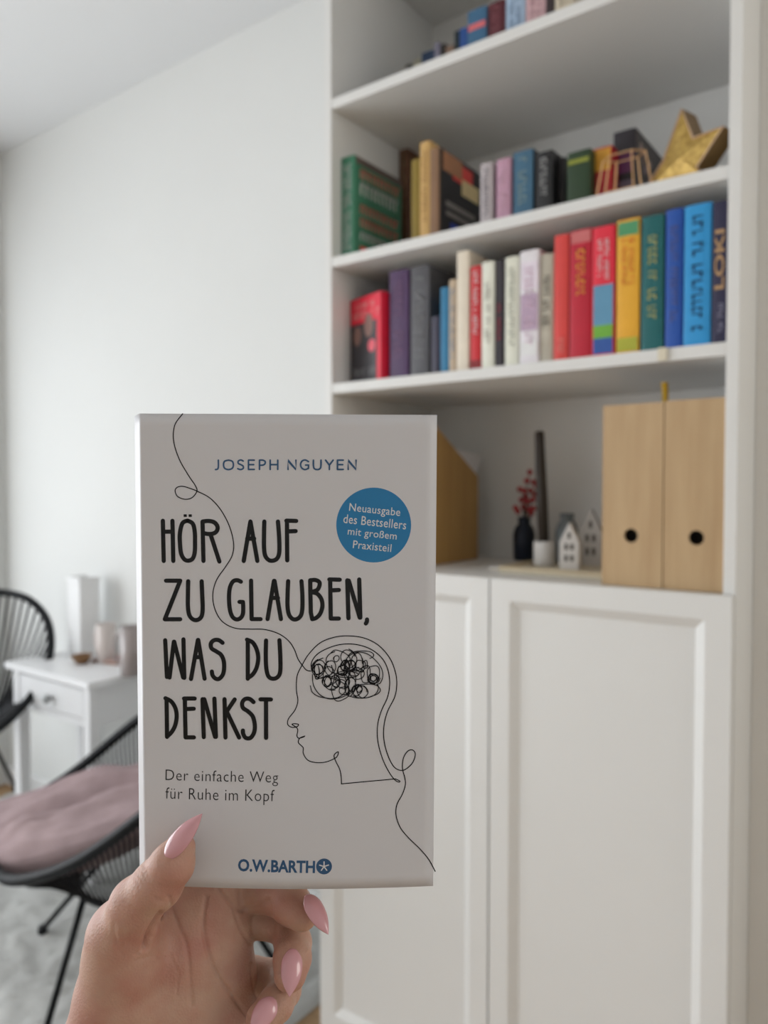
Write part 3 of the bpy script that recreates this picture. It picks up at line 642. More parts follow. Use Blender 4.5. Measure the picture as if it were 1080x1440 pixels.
# ------------------------------------------------------------------ string chairs
blackm = mat('black_powder_coated_steel', (.006, .0065, .008), .45, .16, .1, 20)
cordm = mat('black_vinyl_cord', (.008, .008, .010), .5, .15, .1, 20)
def string_chair(label, ring, hub_c, hub_r, feet, ncord, floor_z, hubn=(0, 0, 1), cr_=.0031):
    base = Vector((hub_c[0], hub_c[1], 0)); e = empty('string_chair', tuple(base), 0, label, 'chair', 'black string chairs by the side table')
    rp = [p_-base for p_ in spline(ring, 12, True)]
    MB().tube(rp, .0135, 10, closed=True).build('seat_ring', blackm, e, True)
    hc = Vector(hub_c)-base; hn = Vector(hubn).normalized(); ax = hn.orthogonal().normalized(); ay = hn.cross(ax)
    hub = [hc+(ax*math.cos(2*math.pi*i/32)+ay*math.sin(2*math.pi*i/32))*hub_r for i in range(32)]
    MB().tube(hub, .008, 8, closed=True).build('hub_ring', blackm, e, True)
    # cords, evenly spaced by length along the ring, each one its own piece
    L = [0]
    for i in range(len(rp)): L.append(L[-1]+(rp[(i+1) % len(rp)]-rp[i]).length)
    def pt(s_):
        s_ %= L[-1]
        for i in range(len(rp)):
            if L[i+1] >= s_: k = (s_-L[i])/(L[i+1]-L[i]); return rp[i].lerp(rp[(i+1) % len(rp)], k)
    angs = []
    for i in range(ncord):
        P_ = pt(L[-1]*i/ncord); d_ = P_-hc; d_ = d_-hn*d_.dot(hn); d_.normalize()
        Q = hc+d_*hub_r; M_ = P_.lerp(Q, .5)+Vector((0, 0, -.05*(P_-Q).length))
        pts_ = [P_, P_.lerp(M_, .5)*1.0+Vector((0, 0, -.008)), M_, M_.lerp(Q, .5)+Vector((0, 0, -.006)), Q]
        MB().tube(pts_, cr_, 5).build('cord', cordm, e)
    for f_, tfrac in feet:
        A = pt(L[-1]*tfrac[0]) if isinstance(tfrac, tuple) else hc
        top = hc+(Vector(f_)-base-hc)*.02+Vector((0, 0, .0)); dd = Vector(f_)-base-hc; dd.z = 0; dd.normalize()
        MB().tube([hc+dd*hub_r, Vector(f_)-base+Vector((0, 0, .010))], .0075, 8).build('leg', blackm, e, True)
        q = Vector(f_)-base; MB().lathe([(.012, 0), (.013, .006), (.010, .02)], (q.x, q.y, q.z), 12).build('foot_cap', blackm, e, True)
    return e
RG = .022
f1 = onZ(60, 1312, RG); f2 = onZ(58, 1478, RG); f3 = onZ(392, 1366, RG); f4 = onZ(345, 1500, RG)
ring = [at(-14, 1215, 1.76), at(20, 1238, 1.68), at(100, 1216, 1.60), at(195, 1152, 1.53), at(285, 1070, 1.49), at(355, 985, 1.52), at(385, 930, 1.66), at(355, 915, 1.84),
        at(285, 955, 1.98), at(195, 1012, 2.06), at(110, 1081, 2.10), at(40, 1128, 2.10), at(-15, 1165, 2.0), at(-30, 1190, 1.88)]
hc_ = at(205, 1226, 1.80)
chair1 = string_chair('near black string chair with a dusty pink cushion, facing left', ring, tuple(hc_), .15, [(f1, 0), (f2, 0), (f3, 0), (f4, 0)], 140, RG)
# far chair beyond the table
ring2 = []
c2 = Vector((-2.62, 1.02, .0))
def cp(px, py, d): return at(px, py, d)
ring2 = [cp(0, 833, 2.75), cp(40, 843, 2.70), cp(66, 872, 2.66), cp(71, 915, 2.60), cp(55, 962, 2.52), cp(22, 1004, 2.42), cp(-20, 1035, 2.30), cp(-80, 1050, 2.15), cp(-140, 1020, 2.1),
         cp(-150, 960, 2.2), cp(-120, 900, 2.4), cp(-70, 855, 2.6), cp(-35, 838, 2.7)]
hb = cp(-55, 1010, 2.55)
fl2 = [(onZ(30, 1100, RG), 0), (Vector((hb.x-.3, hb.y-.35, RG)), 0), (Vector((hb.x+.1, hb.y-.4, RG)), 0)]
fl2[0] = (onZ(22, 1112, RG), 0)
chair2 = string_chair('far black string chair at the left, half hidden by the white side table', ring2, tuple(hb), .12, fl2, 50, RG, cr_=.0048)
# cushion on the near chair
cum = mat('dusty_pink_velour', (.38, .285, .29), .9, .1, 0, 14, (.29, .215, .22), .35, 90)
NL, NR, FR, FL_ = at(-34, 1236, 1.77), at(260, 1150, 1.62), at(260, 1072, 1.95), at(-50, 1150, 2.04)
nu, nv = 60, 44; top = []; bot = []
for j in range(nv+1):
    for i in range(nu+1):
        u_, v_ = i/nu, j/nv
        # rounded outline
        uu = u_*2-1; vv = v_*2-1
        q = uu*math.sqrt(1-vv*vv*.18), vv*math.sqrt(1-uu*uu*.18)
        a_ = (q[0]+1)/2; b_ = (q[1]+1)/2
        P_ = (NL*(1-a_)+NR*a_)*(1-b_)+(FL_*(1-a_)+FR*a_)*b_
        th = (max(0, 1-uu**4)*max(0, 1-vv**4))**.45
        wr = 1.35*(.026*mn.noise(Vector((u_*2.6, v_*5, 1)))+.012*mn.noise(Vector((u_*5+v_*3, v_*17, 5)))-.030*math.exp(-((v_-.50-.14*u_)/.05)**2)-.018*math.exp(-((v_-.16-.35*u_)/.035)**2)+.022*math.exp(-((u_-.24)/.09)**2-((v_-.16)/.14)**2))
        sag = -.03*(1-vv*vv)*(1-.3*u_)
        top.append(P_+Vector((0, 0, .052*th+wr*th+sag+.012))); bot.append(P_+Vector((0, 0, -.03*th-.075*(max(0, 1-uu*uu)*max(0, 1-vv*vv))**.8+sag+.012)))
W_ = nu+1; Fc = []; nt_ = len(top)
for j in range(nv):
    for i in range(nu):
        k = j*W_+i; Fc.append((k, k+1, k+W_+1, k+W_)); Fc.append((nt_+k, nt_+k+W_, nt_+k+W_+1, nt_+k+1))
for i in range(nu): Fc += [(i, nt_+i, nt_+i+1, i+1), (nv*W_+i, nv*W_+i+1, nt_+nv*W_+i+1, nt_+nv*W_+i)]
for j in range(nv): Fc += [(j*W_, (j+1)*W_, nt_+(j+1)*W_, nt_+j*W_), (j*W_+nu, nt_+j*W_+nu, nt_+(j+1)*W_+nu, (j+1)*W_+nu)]
cc = sum(top, Vector())/len(top)
o = mesh('cushion', [p_-cc for p_ in top+bot], Fc, cum, None, True); o.location = cc
tag(o, 'dusty pink velour cushion lying in the near black string chair', 'cushion')

# ------------------------------------------------------------------ the held book
exec_hand = True
P00, P10 = at(196.5, 582, .3165), at(611, 583, .3165); P01, P11 = at(203.5, 1243, .3265), at(612.5, 1246, .3265)
cen = (P00+P10+P01+P11)/4; U = ((P10-P00)+(P11-P01)).normalized(); Vv = ((P00-P01)+(P10-P11)); Vv = (Vv-U*Vv.dot(U)).normalized(); N_ = U.cross(Vv)
BW = ((P10-P00).length+(P11-P01).length)/2; BH = ((P00-P01).length+(P10-P11).length)/2; BT = .0155
bk = bpy.data.objects.new('book', None); link(bk); bk.empty_display_size = .05
bk.matrix_world = Matrix(((U.x, Vv.x, N_.x, cen.x), (U.y, Vv.y, N_.y, cen.y), (U.z, Vv.z, N_.z, cen.z), (0, 0, 0, 1)))
tag(bk, 'white paperback with black hand-lettered title and blue round badge, held up in front', 'book')
def wf(u, v):
    k = min(1, max(0, (-v-.01)/.085)); k = k*k*(3-2*k)
    return .0030*k*(1-(2*u/BW)**2)
def bl(px, py):
    v = ray(px, py); s_ = (cen-CAM).dot(N_)/v.dot(N_); q = CAM+v*s_-cen; return (q.dot(U), q.dot(Vv))
coverm = mat('soft_white_cover_stock', (.665, .655, .675), .38, .45, .01, 4)
# cover: section across u (front sheet, rounded spine, back sheet) lofted along v
RS = .0009; SHR = .46; sec = []        # the well-read block leans: its spine shows as a narrow strip
NU = 26
for i in range(NU+1): sec.append((BW/2-(BW-RS)*i/NU, 0.0, 1))
for i in range(1, 7):
    a_ = math.pi/2*i/6; sec.append((-BW/2+RS-RS*math.sin(a_), -RS+RS*math.cos(a_), 1-i/6))
for i in range(7):
    a_ = math.pi/2*i/6; sec.append((-BW/2+RS-RS*math.cos(a_), -BT+RS-RS*math.sin(a_), 0))
for i in range(1, 11): sec.append((-BW/2+RS+(BW-RS)*i/10, -BT, 0))
NV = 40; V = []; ns = len(sec)
for j in range(NV+1):
    v = BH/2-BH*j/NV
    for u_, w_, k in sec: V.append((u_+SHR*w_, v, w_+k*wf(u_, v)))
Fc = [(j*ns+i, j*ns+i+1, (j+1)*ns+i+1, (j+1)*ns+i) for j in range(NV) for i in range(ns-1)]
cv = mesh('cover', V, Fc, coverm, bk, True)
sm = cv.modifiers.new('thickness', 'SOLIDIFY'); sm.thickness = .0004; sm.offset = 0
V = []; 
for j in range(NV+1):
    v = BH/2-.0006-(BH-.0012)*j/NV
    for i in range(NU+1):
        u_ = -BW/2+.0008+(BW-.0018)*i/NU; V.append((u_, v, wf(u_, v)-.0005))
k0 = len(V); V += [(x-SHR*BT, y, -BT+.0005) for x, y, z in V]; W_ = NU+1
Fc = []
for j in range(NV):
    for i in range(NU):
        k = j*W_+i; Fc += [(k, k+W_, k+W_+1, k+1), (k0+k, k0+k+1, k0+k+W_+1, k0+k+W_)]
for i in range(NU): Fc += [(i, i+1, k0+i+1, k0+i), (NV*W_+i, k0+NV*W_+i, k0+NV*W_+i+1, NV*W_+i+1)]
for j in range(NV): Fc += [(j*W_, k0+j*W_, k0+(j+1)*W_, (j+1)*W_), (j*W_+NU, (j+1)*W_+NU, k0+(j+1)*W_+NU, k0+j*W_+NU)]
mesh('page_block', V, Fc, pagem, bk)
def print3(p2, lift): return (p2[0], p2[1], wf(*p2)+.00022+lift)
inkm = mat('glossy_black_ink', (.004, .004, .005), .25, .35); linem = mat('thin_black_ink', (.006, .006, .008), .4, .2)
bluem = mat('navy_blue_ink', (.030, .095, .21), .35, .45); badm = mat('cyan_blue_ink', (.018, .20, .44), .38, .45); greyink = mat('dark_grey_ink', (.035, .035, .038), .4, .2)
whitem = mat('white_ink', (.72, .72, .72), .4, .4)
def ribbon(mb, pts, hw, lift, capn=5, taper=False):
    """flat stroke with round ends through cover-plane points"""
    P_ = [Vector(p_) for p_ in pts]; n = len(P_); L_, R_ = [], []
    for i in range(n):
        t = (P_[min(n-1, i+1)]-P_[max(0, i-1)]).normalized(); nr = Vector((-t.y, t.x))
        k = 1.0
        if 0 < i < n-1:
            a_ = (P_[i]-P_[i-1]).normalized(); c_ = max(.5, a_.dot(t)); k = 1/c_
        L_.append(P_[i]+nr*hw*k); R_.append(P_[i]-nr*hw*k)
    V = [print3(q, lift) for q in L_+R_]; mb.add(V, [(i, n+i, n+i+1, i+1) for i in range(n-1)])
    for c, t in ((P_[0], (P_[0]-P_[1]).normalized()), (P_[-1], (P_[-1]-P_[-2]).normalized())):
        a0 = math.atan2(t.y, t.x)-math.pi/2
        mb.add([print3(c, lift)]+[print3(c+Vector((math.cos(a0+math.pi*i/capn), math.sin(a0+math.pi*i/capn)))*hw, lift) for i in range(capn+1)], [(0, i+1, i+2) for i in range(capn)])
def smooth2(pts, sub=5): return [Vector((p_.x, p_.y)) for p_ in spline([(a_, b_, 0) for a_, b_ in pts], sub)]
def stroke_set(name, m, strokes, ox_, oy_, sc, hwpx, lift, sub=5, parent=bk):
    mb = MB(); hw = hwpx/F_PX*.3215; z = 0
    for k, s_ in enumerate(strokes):
        curved = s_[0] == 'c'; pts_ = s_[1:] if curved else s_
        q = [bl(ox_+x/sc, oy_+y/sc) for x, y in pts_]
        if curved: q = smooth2(q, sub)
        ribbon(mb, q, hw, lift+k*.000004)
    return mb.build(name, m, parent)
# title, row by row (points read off enlarged crops)
c1 = (215, 715, 4.909)
row1 = [[(70, 85), (76, 362)], [(136, 85), (142, 362)], [(72, 160), (138, 160)],
        ['c', (240, 84), (205, 102), (188, 170), (188, 240), (196, 310), (218, 350), (246, 360), (276, 345), (290, 300), (292, 230), (290, 160), (276, 105), (240, 84)],
        [(344, 92), (350, 362)], ['c', (344, 90), (385, 86), (425, 96), (447, 125), (442, 155), (420, 172), (385, 176), (350, 170)], [(398, 176), (460, 366)],
        [(674, 90), (628, 362)], [(674, 90), (722, 362)], [(652, 208), (700, 208)],
        ['c', (770, 90), (768, 180), (768, 270), (776, 325), (800, 355), (830, 360), (858, 345), (872, 310), (874, 250), (870, 160), (864, 90)],
        [(926, 84), (928, 358)], [(922, 84), (990, 86)], [(930, 158), (986, 156)],
        [(92, 498), (190, 498)], [(190, 498), (84, 764)], [(84, 764), (190, 764)],
        ['c', (245, 502), (243, 600), (244, 690), (256, 742), (285, 768), (315, 766), (338, 742), (345, 690), (342, 600), (338, 502)]]
stroke_set('title_lettering', inkm, row1, *c1, 3.0, .00003)
mb = MB()
for x0, y0 in ((212, 40), (247, 40)):
    q = [bl(215+(x0+a_)/4.909, 715+(y0+b_)/4.909) for a_, b_ in ((0, 1), (22, 0), (24, 18), (2, 19))]; mb.add([print3(p_, .00003) for p_ in q], [(0, 1, 2, 3)])
mb.build('title_lettering', inkm, bk)
c2_ = (310, 800, 4.909)
row2 = [['c', (142, 88), (118, 78), (88, 86), (66, 130), (60, 200), (66, 280), (84, 330), (112, 348), (140, 338), (156, 308), (158, 260), (156, 228)], [(156, 228), (132, 227)],
        [(212, 80), (216, 346)], [(216, 346), (278, 346)],
        [(370, 82), (326, 346)], [(374, 82), (418, 346)], [(350, 200), (398, 200)],
        ['c', (468, 84), (464, 180), (464, 260), (474, 315), (500, 345), (530, 345), (556, 320), (566, 270), (566, 180), (560, 84)],
        [(620, 80), (624, 300), (634, 346)], ['c', (620, 78), (655, 76), (682, 90), (684, 115), (668, 145), (632, 158)], ['c', (632, 160), (670, 172), (698, 210), (704, 260), (688, 310), (660, 338), (634, 346)],
        [(758, 76), (762, 342)], [(752, 72), (824, 74)], [(764, 147), (818, 145)], [(762, 342), (818, 342)],
        [(876, 78), (884, 340)], [(886, 80), (962, 336)], [(958, 72), (966, 336)], ['c', (1012, 348), (1011, 362), (1004, 376)]]
stroke_set('title_lettering', inkm, row2, *c2_, 3.0, .00003)
c3 = (215, 885, 4.909)
row3 = [[(86, 74), (98, 328)], [(146, 84), (116, 332)], [(148, 84), (210, 332)], [(212, 68), (218, 334)],
        [(312, 72), (264, 342)], [(314, 72), (358, 340)], [(290, 192), (334, 190)],
        ['c', (482, 92), (456, 74), (424, 74), (402, 96), (406, 130), (440, 152), (474, 178), (492, 230), (488, 300), (462, 338), (436, 340), (414, 318), (408, 290)],
        [(656, 84), (656, 340)], ['c', (650, 70), (690, 90), (718, 140), (728, 200), (716, 265), (690, 310), (660, 332)],
        ['c', (782, 76), (780, 180), (784, 270), (800, 325), (832, 340), (864, 326), (880, 285), (880, 180), (874, 74)],
        [(96, 488), (100, 740)], ['c', (88, 474), (130, 498), (158, 545), (166, 600), (156, 660), (132, 706), (100, 738)],
        [(222, 480), (228, 742)], [(216, 476), (290, 476)], [(230, 548), (284, 546)], [(228, 742), (286, 742)],
        [(344, 480), (354, 740)], [(356, 480), (432, 738)], [(426, 476), (438, 738)],
        [(496, 480), (504, 742)], [(566, 482), (508, 570)], [(514, 570), (598, 742)],
        ['c', (696, 500), (668, 478), (636, 480), (618, 506), (624, 540), (660, 565), (692, 600), (706, 660), (700, 710), (676, 744), (644, 744), (626, 716), (624, 694)],
        [(782, 484), (784, 744)], [(744, 481), (816, 482)]]
stroke_set('title_lettering', inkm, row3, *c3, 3.0, .00003)
# continuous line drawing
line_a = [['c', (257, 582), (246, 598), (244.5, 620), (252, 645), (265, 668), (275, 683), (277, 691), (270, 700), (260, 702), (250, 698), (246.5, 690), (250, 685), (258, 684), (268, 687), (277, 690.5),
           (295, 700), (310, 716), (322, 738), (328.5, 762), (327, 780), (318, 796), (305, 815), (299.5, 835), (302, 855), (312, 873), (330, 883), (352, 884.5), (372, 885), (392, 891), (406, 901), (414, 913), (419, 926), (425, 935), (431, 942), (437, 943.5)],
          ['c', (425, 935), (418, 950), (417, 970), (419, 985), (415, 998), (406, 1010), (405, 1018), (411, 1022), (418, 1021), (420, 1018), (415, 1017), (411, 1018), (417, 1022), (419, 1026), (418, 1034), (421, 1037), (428, 1035)],
          ['c', (429, 1034), (422, 1037), (420, 1043), (425, 1048), (427, 1051), (427, 1058), (433, 1067), (444, 1070.5), (458, 1070), (471, 1065), (475, 1061), (476, 1056), (472, 1058), (470, 1062), (473, 1070), (478, 1080), (480, 1090), (480.5, 1100)],
          [(480.5, 1100), (556, 1094)],
          ['c', (556, 1094), (562, 1097), (561, 1098.5), (556, 1096), (548, 1086), (538, 1066), (531.5, 1042), (531, 1020), (536, 1000), (545, 980), (548, 960), (545, 940), (536, 924), (520, 912), (500, 906), (480, 906), (462, 911), (446, 920), (438, 932), (439, 944)],
          ['c', (425, 935), (434, 920), (450, 904), (470, 896), (490, 894), (512, 897), (532, 907), (548, 925), (556, 945), (558, 962), (555, 980), (545, 1000), (540, 1020), (540, 1040), (545, 1060), (553, 1076), (562, 1082), (570, 1081), (580, 1072), (584, 1060), (580, 1054), (573, 1056), (567, 1066), (566, 1080), (569, 1092), (570, 1102), (566, 1115), (558, 1130), (557, 1145), (563, 1162), (575, 1177), (590, 1192), (603, 1208), (612, 1225)]]
stroke_set('line_drawing', linem, line_a, 0, 0, 1, .72, .00006, 6)
rb = random.Random(11); doodle = []
def loopset(cx, cy, rx, ry, turns=1.15, ph=0, wob=.12):
    n = int(10*turns)+2
    return ['c']+[(cx+rx*(1+wob*math.sin(1.7*t+ph))*math.cos(ph+t), cy+ry*(1+wob*math.cos(2.3*t))*math.sin(ph+t)) for t in [2*math.pi*turns*i/n for i in range(n+1)]]
B = lambda x, y: (430+x/8.308, 900+y/8.308)
for x, y, rx, ry, tn in [(150, 330, 75, 95, 1.3), (145, 340, 55, 60, 1.8), (130, 370, 30, 80, 1.5), (245, 480, 48, 62, 1.9), (285, 320, 60, 85, 1.2), (270, 420, 60, 125, 1.1), (300, 500, 90, 80, 1.1),
                     (358, 215, 30, 38, 1.1), (380, 260, 130, 150, 1.1), (500, 215, 88, 100, 1.2), (430, 350, 60, 60, 2.2), (460, 300, 50, 60, 2.1), (520, 300, 60, 65, 2.0), (350, 480, 50, 70, 1.6), (430, 480, 75, 90, 1.4),
                     (445, 590, 60, 48, 1.2), (400, 590, 105, 120, 1.0), (600, 260, 70, 100, 1.1), (560, 380, 60, 40, 1.3), (600, 390, 75, 75, 1.2), (640, 300, 60, 70, 1.1), (695, 285, 28, 50, 1.1), (640, 180, 140, 60, .6),
                     (790, 400, 80, 110, 1.1), (785, 450, 58, 60, 2.2), (790, 445, 35, 35, 2.0), (700, 400, 60, 110, 1.1), (600, 580, 55, 65, 1.2), (625, 570, 32, 35, 1.6), (660, 600, 62, 65, 1.2), (690, 590, 165, 85, .9), (480, 400, 120, 40, 1.0), (520, 540, 60, 110, 1.2),
                     (260, 560, 190, 130, .9), (480, 350, 30, 110, 1.6), (540, 480, 45, 120, 1.0), (200, 330, 110, 115, .8)]:
    a_, b_ = B(x, y); doodle.append(loopset(a_, b_, rx/8.308, ry/8.308, tn, rb.random()*6))
doodle.append(['c']+[B(*q) for q in [(78, 400), (90, 520), (150, 620), (240, 675), (320, 685), (420, 665), (520, 620)]])
doodle.append(['c']+[B(*q) for q in [(430, 300), (500, 190), (600, 140), (720, 160), (820, 240), (885, 330), (900, 420), (870, 500), (830, 515), (850, 540), (830, 610), (760, 660), (620, 675), (500, 650)]])
stroke_set('line_drawing', linem, doodle, 0, 0, 1, .62, .00009, 5)
# printed texts
def ptext(txt, x0, x1, ytop, ybot, m, bold=0, spacing=1., rot=0, lift=.00004, name='lettering'):
    """text whose ink box spans x0..x1, ytop..ybot before turning by rot degrees about its middle"""
    o = text_mesh(txt, name, m, bk, bold, spacing); cx, cy = (x0+x1)/2, (ytop+ybot)/2; ca, sa = math.cos(math.radians(rot)), math.sin(math.radians(rot))
    def fn(a_, b_):
        dx = (a_-.5)*(x1-x0); dy = (.5-b_)*(ybot-ytop)
        return Vector(print3(bl(cx+dx*ca-dy*sa, cy+dx*sa+dy*ca), lift))
    fit(o, fn); return o
# author name in thin geometric capitals
A0 = (295, 630, 4.909)
auth = [['c', (60, 84), (60, 130), (54, 146), (40, 149)], ['c', (130, 84), (103, 92), (96, 116), (104, 140), (130, 149), (156, 140), (164, 116), (156, 92), (130, 84)],
        ['c', (232, 90), (215, 83), (198, 90), (198, 106), (215, 115), (230, 124), (232, 140), (214, 149), (194, 143)],
        [(268, 84), (268, 148)], [(268, 84), (308, 84)], [(268, 115), (304, 115)], [(268, 148), (308, 148)],
        [(344, 84), (344, 148)], ['c', (344, 84), (366, 84), (382, 92), (382, 108), (368, 118), (344, 119)],
        [(418, 84), (418, 148)], [(470, 84), (470, 148)], [(418, 115), (470, 115)],
        [(541, 148), (541, 86), (595, 148), (595, 84)],
        ['c', (682, 94), (660, 83), (638, 90), (627, 114), (636, 138), (658, 149), (682, 140)], [(682, 140), (682, 118), (662, 118)],
        ['c', (716, 84), (716, 120), (722, 142), (742, 149), (762, 142), (768, 120), (768, 84)],
        [(800, 84), (826, 118), (852, 84)], [(826, 118), (826, 148)],
        [(882, 84), (882, 148)], [(882, 84), (922, 84)], [(882, 115), (918, 115)], [(882, 148), (922, 148)],
        [(956, 148), (956, 86), (1010, 148), (1010, 84)]]
stroke_set('author_lettering', bluem, auth, *A0, 1.15, .00004)
# badge
mb = MB(); cxp, cyp, rp_ = 525.5, 738.3, 52.6
rings = [[bl(cxp+rp_*k/6*math.cos(a_*math.pi/32), cyp+rp_*k/6*math.sin(a_*math.pi/32)) for a_ in range(64)] for k in range(1, 7)]
V = [print3(bl(cxp, cyp), .00003)]+[print3(q, .00003) for r_ in rings for q in r_]
Fc = [(0, 1+i, 1+(i+1) % 64) for i in range(64)]+[(1+k*64+i, 1+(k+1)*64+i, 1+(k+1)*64+(i+1) % 64, 1+k*64+(i+1) % 64) for k in range(5) for i in range(64)]
mb.add(V, Fc).build('round_badge', badm, bk)
ptext('Neuausgabe', 491, 563, 711, 725.5, whitem, .004, 1.05, 6, .00008, 'badge_lettering')
ptext('des Bestsellers', 483, 571.5, 727.5, 740, whitem, .004, 1.05, 6, .00008, 'badge_lettering')
ptext('mit großem', 489, 558, 745, 758.5, whitem, .004, 1.05, 6, .00008, 'badge_lettering')
ptext('Praxisteil', 496.5, 550.5, 762.5, 773.5, whitem, .004, 1.05, 6, .00008, 'badge_lettering')
ptext('Der einfache Weg', 233.5, 392, 1082, 1102, greyink, -.008, 1.08, .7, .00004, 'subtitle_lettering')
ptext('für Ruhe im Kopf', 233.5, 387, 1107, 1128, greyink, -.008, 1.08, .7, .00004, 'subtitle_lettering')
ptext('O.W.BARTH', 336.5, 444, 1204, 1221.5, bluem, .032, 1.0, 1.2, .00004, 'publisher_lettering')
mb = MB(); mb.add([print3(bl(456.5+11*math.cos(a_*math.pi/20), 1213.3+11*math.sin(a_*math.pi/20)), .00004) for a_ in range(40)], [tuple(range(40))]); mb.build('publisher_emblem', bluem, bk)
stroke_set('publisher_emblem', whitem, [[(456.5, 1213.3), (456.5+6.5*math.sin(math.radians(72*i)), 1213.3-6.5*math.cos(math.radians(72*i)))] for i in range(5)], 0, 0, 1, .85, .00009)

# ------------------------------------------------------------------ the hand (one continuous surface from a blended volume)
def cs(px, py, d): return np.array([(px-540)/F_PX*d, -(py-720)/F_PX*d, -d])*1000.   # camera space, mm
HS = .75
def rcone(P, a, b, ra, rb_):
    ab = b-a; L2 = float(ab@ab); t = np.clip(((P-a)@ab)/L2, 0, 1)
    dv = P-a-t[..., None]*ab
    return np.sqrt((dv*dv).sum(-1))-(ra+(rb_-ra)*t)
def smin(a, b, k):
    h = np.clip(.5+.5*(b-a)/k, 0, 1); return b*(1-h)+a*h-k*h*(1-h)
class Vol:
    def __init__(s, lo, hi, h):
        s.lo = np.array(lo); s.h = h; s.n = np.ceil((np.array(hi)-s.lo)/h).astype(int)+1
        g = np.meshgrid(*[s.lo[i]+np.arange(s.n[i])*h for i in range(3)], indexing='ij'); s.P = np.stack(g, -1).astype(np.float32)
        s.f = np.full(s.n, 60., np.float32)
    def chain(s, pts, k=2.0):
        """pts: (centre, radius); returns a field for the limb, evaluated in its box"""
        C = np.array([p_[0] for p_ in pts]); R = np.array([p_[1] for p_ in pts])
        lo = (C-R[:, None]).min(0)-9; hi = (C+R[:, None]).max(0)+9
        i0 = np.clip(((lo-s.lo)/s.h).astype(int), 0, s.n-1); i1 = np.clip(((hi-s.lo)/s.h).astype(int)+2, 1, s.n)
        sl = tuple(slice(a_, b_) for a_, b_ in zip(i0, i1)); P = s.P[sl]; f = None
        for i in range(len(pts)-1):
            g = rcone(P, C[i].astype(np.float32), C[i+1].astype(np.float32), float(R[i]), float(R[i+1])); f = g if f is None else smin(f, g, k)
        return sl, f.astype(np.float32)
    def add(s, pts, kin=2.0, kout=3.0):
        sl, f = s.chain(pts, kin); s.f[sl] = smin(s.f[sl], f, kout)
    def mesh(s):
        f = s.f; ins = f < 0; n = s.n
        c = ins[:-1, :-1, :-1].astype(np.int8)
        tot = np.zeros(np.array(n)-1, np.int8)
        for a_ in (0, 1):
            for b_ in (0, 1):
                for c_ in (0, 1): tot += ins[a_:n[0]-1+a_, b_:n[1]-1+b_, c_:n[2]-1+c_]
        act = (tot > 0) & (tot < 8); idx = np.full(act.shape, -1, np.int64); cells = np.argwhere(act); idx[act] = np.arange(len(cells))
        acc = np.zeros((len(cells), 3)); cnt = np.zeros(len(cells)); x, y, z = cells.T
        for ax in range(3):
            o1, o2 = [i for i in range(3) if i != ax]
            for u_ in (0, 1):
                for v_ in (0, 1):
                    o = np.zeros(3, int); o[o1] = u_; o[o2] = v_; A = cells+o; e_ = np.zeros(3, int); e_[ax] = 1; B_ = A+e_
                    fa = f[tuple(A.T)]; fb = f[tuple(B_.T)]; cr = (fa < 0) != (fb < 0); t = np.where(cr, fa/np.where(cr, fa-fb, 1), 0)
                    p_ = A+t[:, None]*e_; acc += np.where(cr[:, None], p_, 0); cnt += cr
        verts = s.lo+acc/cnt[:, None]*s.h
        quads = []
        for ax in range(3):
            o1, o2 = [(1, 2), (2, 0), (0, 1)][ax]
            sl0 = [slice(1, n[i]-1) for i in range(3)]; sl0[ax] = slice(0, n[ax]-1); sl1 = list(sl0); sl1[ax] = slice(1, n[ax])
            a_ = ins[tuple(sl0)]; b_ = ins[tuple(sl1)]; E_ = np.argwhere(a_ != b_); off = np.array([1, 1, 1]); off[ax] = 0; E_ = E_+off
            fl = ins[tuple(E_.T)]
            d1 = np.zeros(3, int); d1[o1] = 1; d2 = np.zeros(3, int); d2[o2] = 1
            q = np.stack([idx[tuple((E_-d1-d2).T)], idx[tuple((E_-d2).T)], idx[tuple(E_.T)], idx[tuple((E_-d1).T)]], 1)
            q = np.where(fl[:, None], q, q[:, ::-1]); quads.append(q)
        return verts, np.concatenate(quads)
#HAND_BEGIN
vol = Vol((-150, -255, -392), (-12, -130, -268), HS)
# palm and wrist
vol.add([(cs(212, 1480, .350), 24), (cs(215, 1410, .350), 23), (cs(262, 1330, .351), 17), (cs(300, 1270, .356), 12), (cs(320, 1215, .360), 9.5)], 4, 4)
vol.add([(cs(300, 1500, .352), 22), (cs(310, 1430, .351), 17), (cs(318, 1370, .352), 13), (cs(322, 1300, .356), 11)], 4, 8)
vol.add([(cs(250, 1500, .349), 24), (cs(262, 1400, .350), 18), (cs(250, 1330, .350), 15), (cs(262, 1270, .355), 12), (cs(270, 1210, .358), 10)], 4, 8)
vol.add([(cs(130, 1640, .358), 26), (cs(165, 1540, .353), 27), (cs(210, 1460, .350), 24)], 4, 8)
vol.add([(cs(240, 1660, .362), 27), (cs(262, 1560, .356), 26), (cs(270, 1470, .352), 22)], 4, 8)
# thenar mound and thumb
vol.add([(cs(140, 1560, .346), 24), (cs(152, 1480, .341), 21.5), (cs(171, 1400, .337), 19.5), (cs(176, 1345, .333), 17.4), (cs(172, 1315, .329), 15.2)], 4, 7)
vol.add([(cs(176, 1318, .329), 14.0), (cs(192, 1272, .320), 10.8), (cs(222, 1243, .3155), 9.9), (cs(243, 1214, .3125), 8.6), (cs(254, 1192, .3125), 6.0)], 3, 4)
vol.add([(cs(180, 1330, .335), 12), (cs(230, 1330, .345), 11)], 3, 5)
# index finger behind the book (hidden above the lower edge)
vol.add([(cs(290, 1255, .362), 10), (cs(330, 1170, .365), 9.5), (cs(375, 1090, .357), 8.5), (cs(400, 1035, .352), 7.5)], 3, 3)
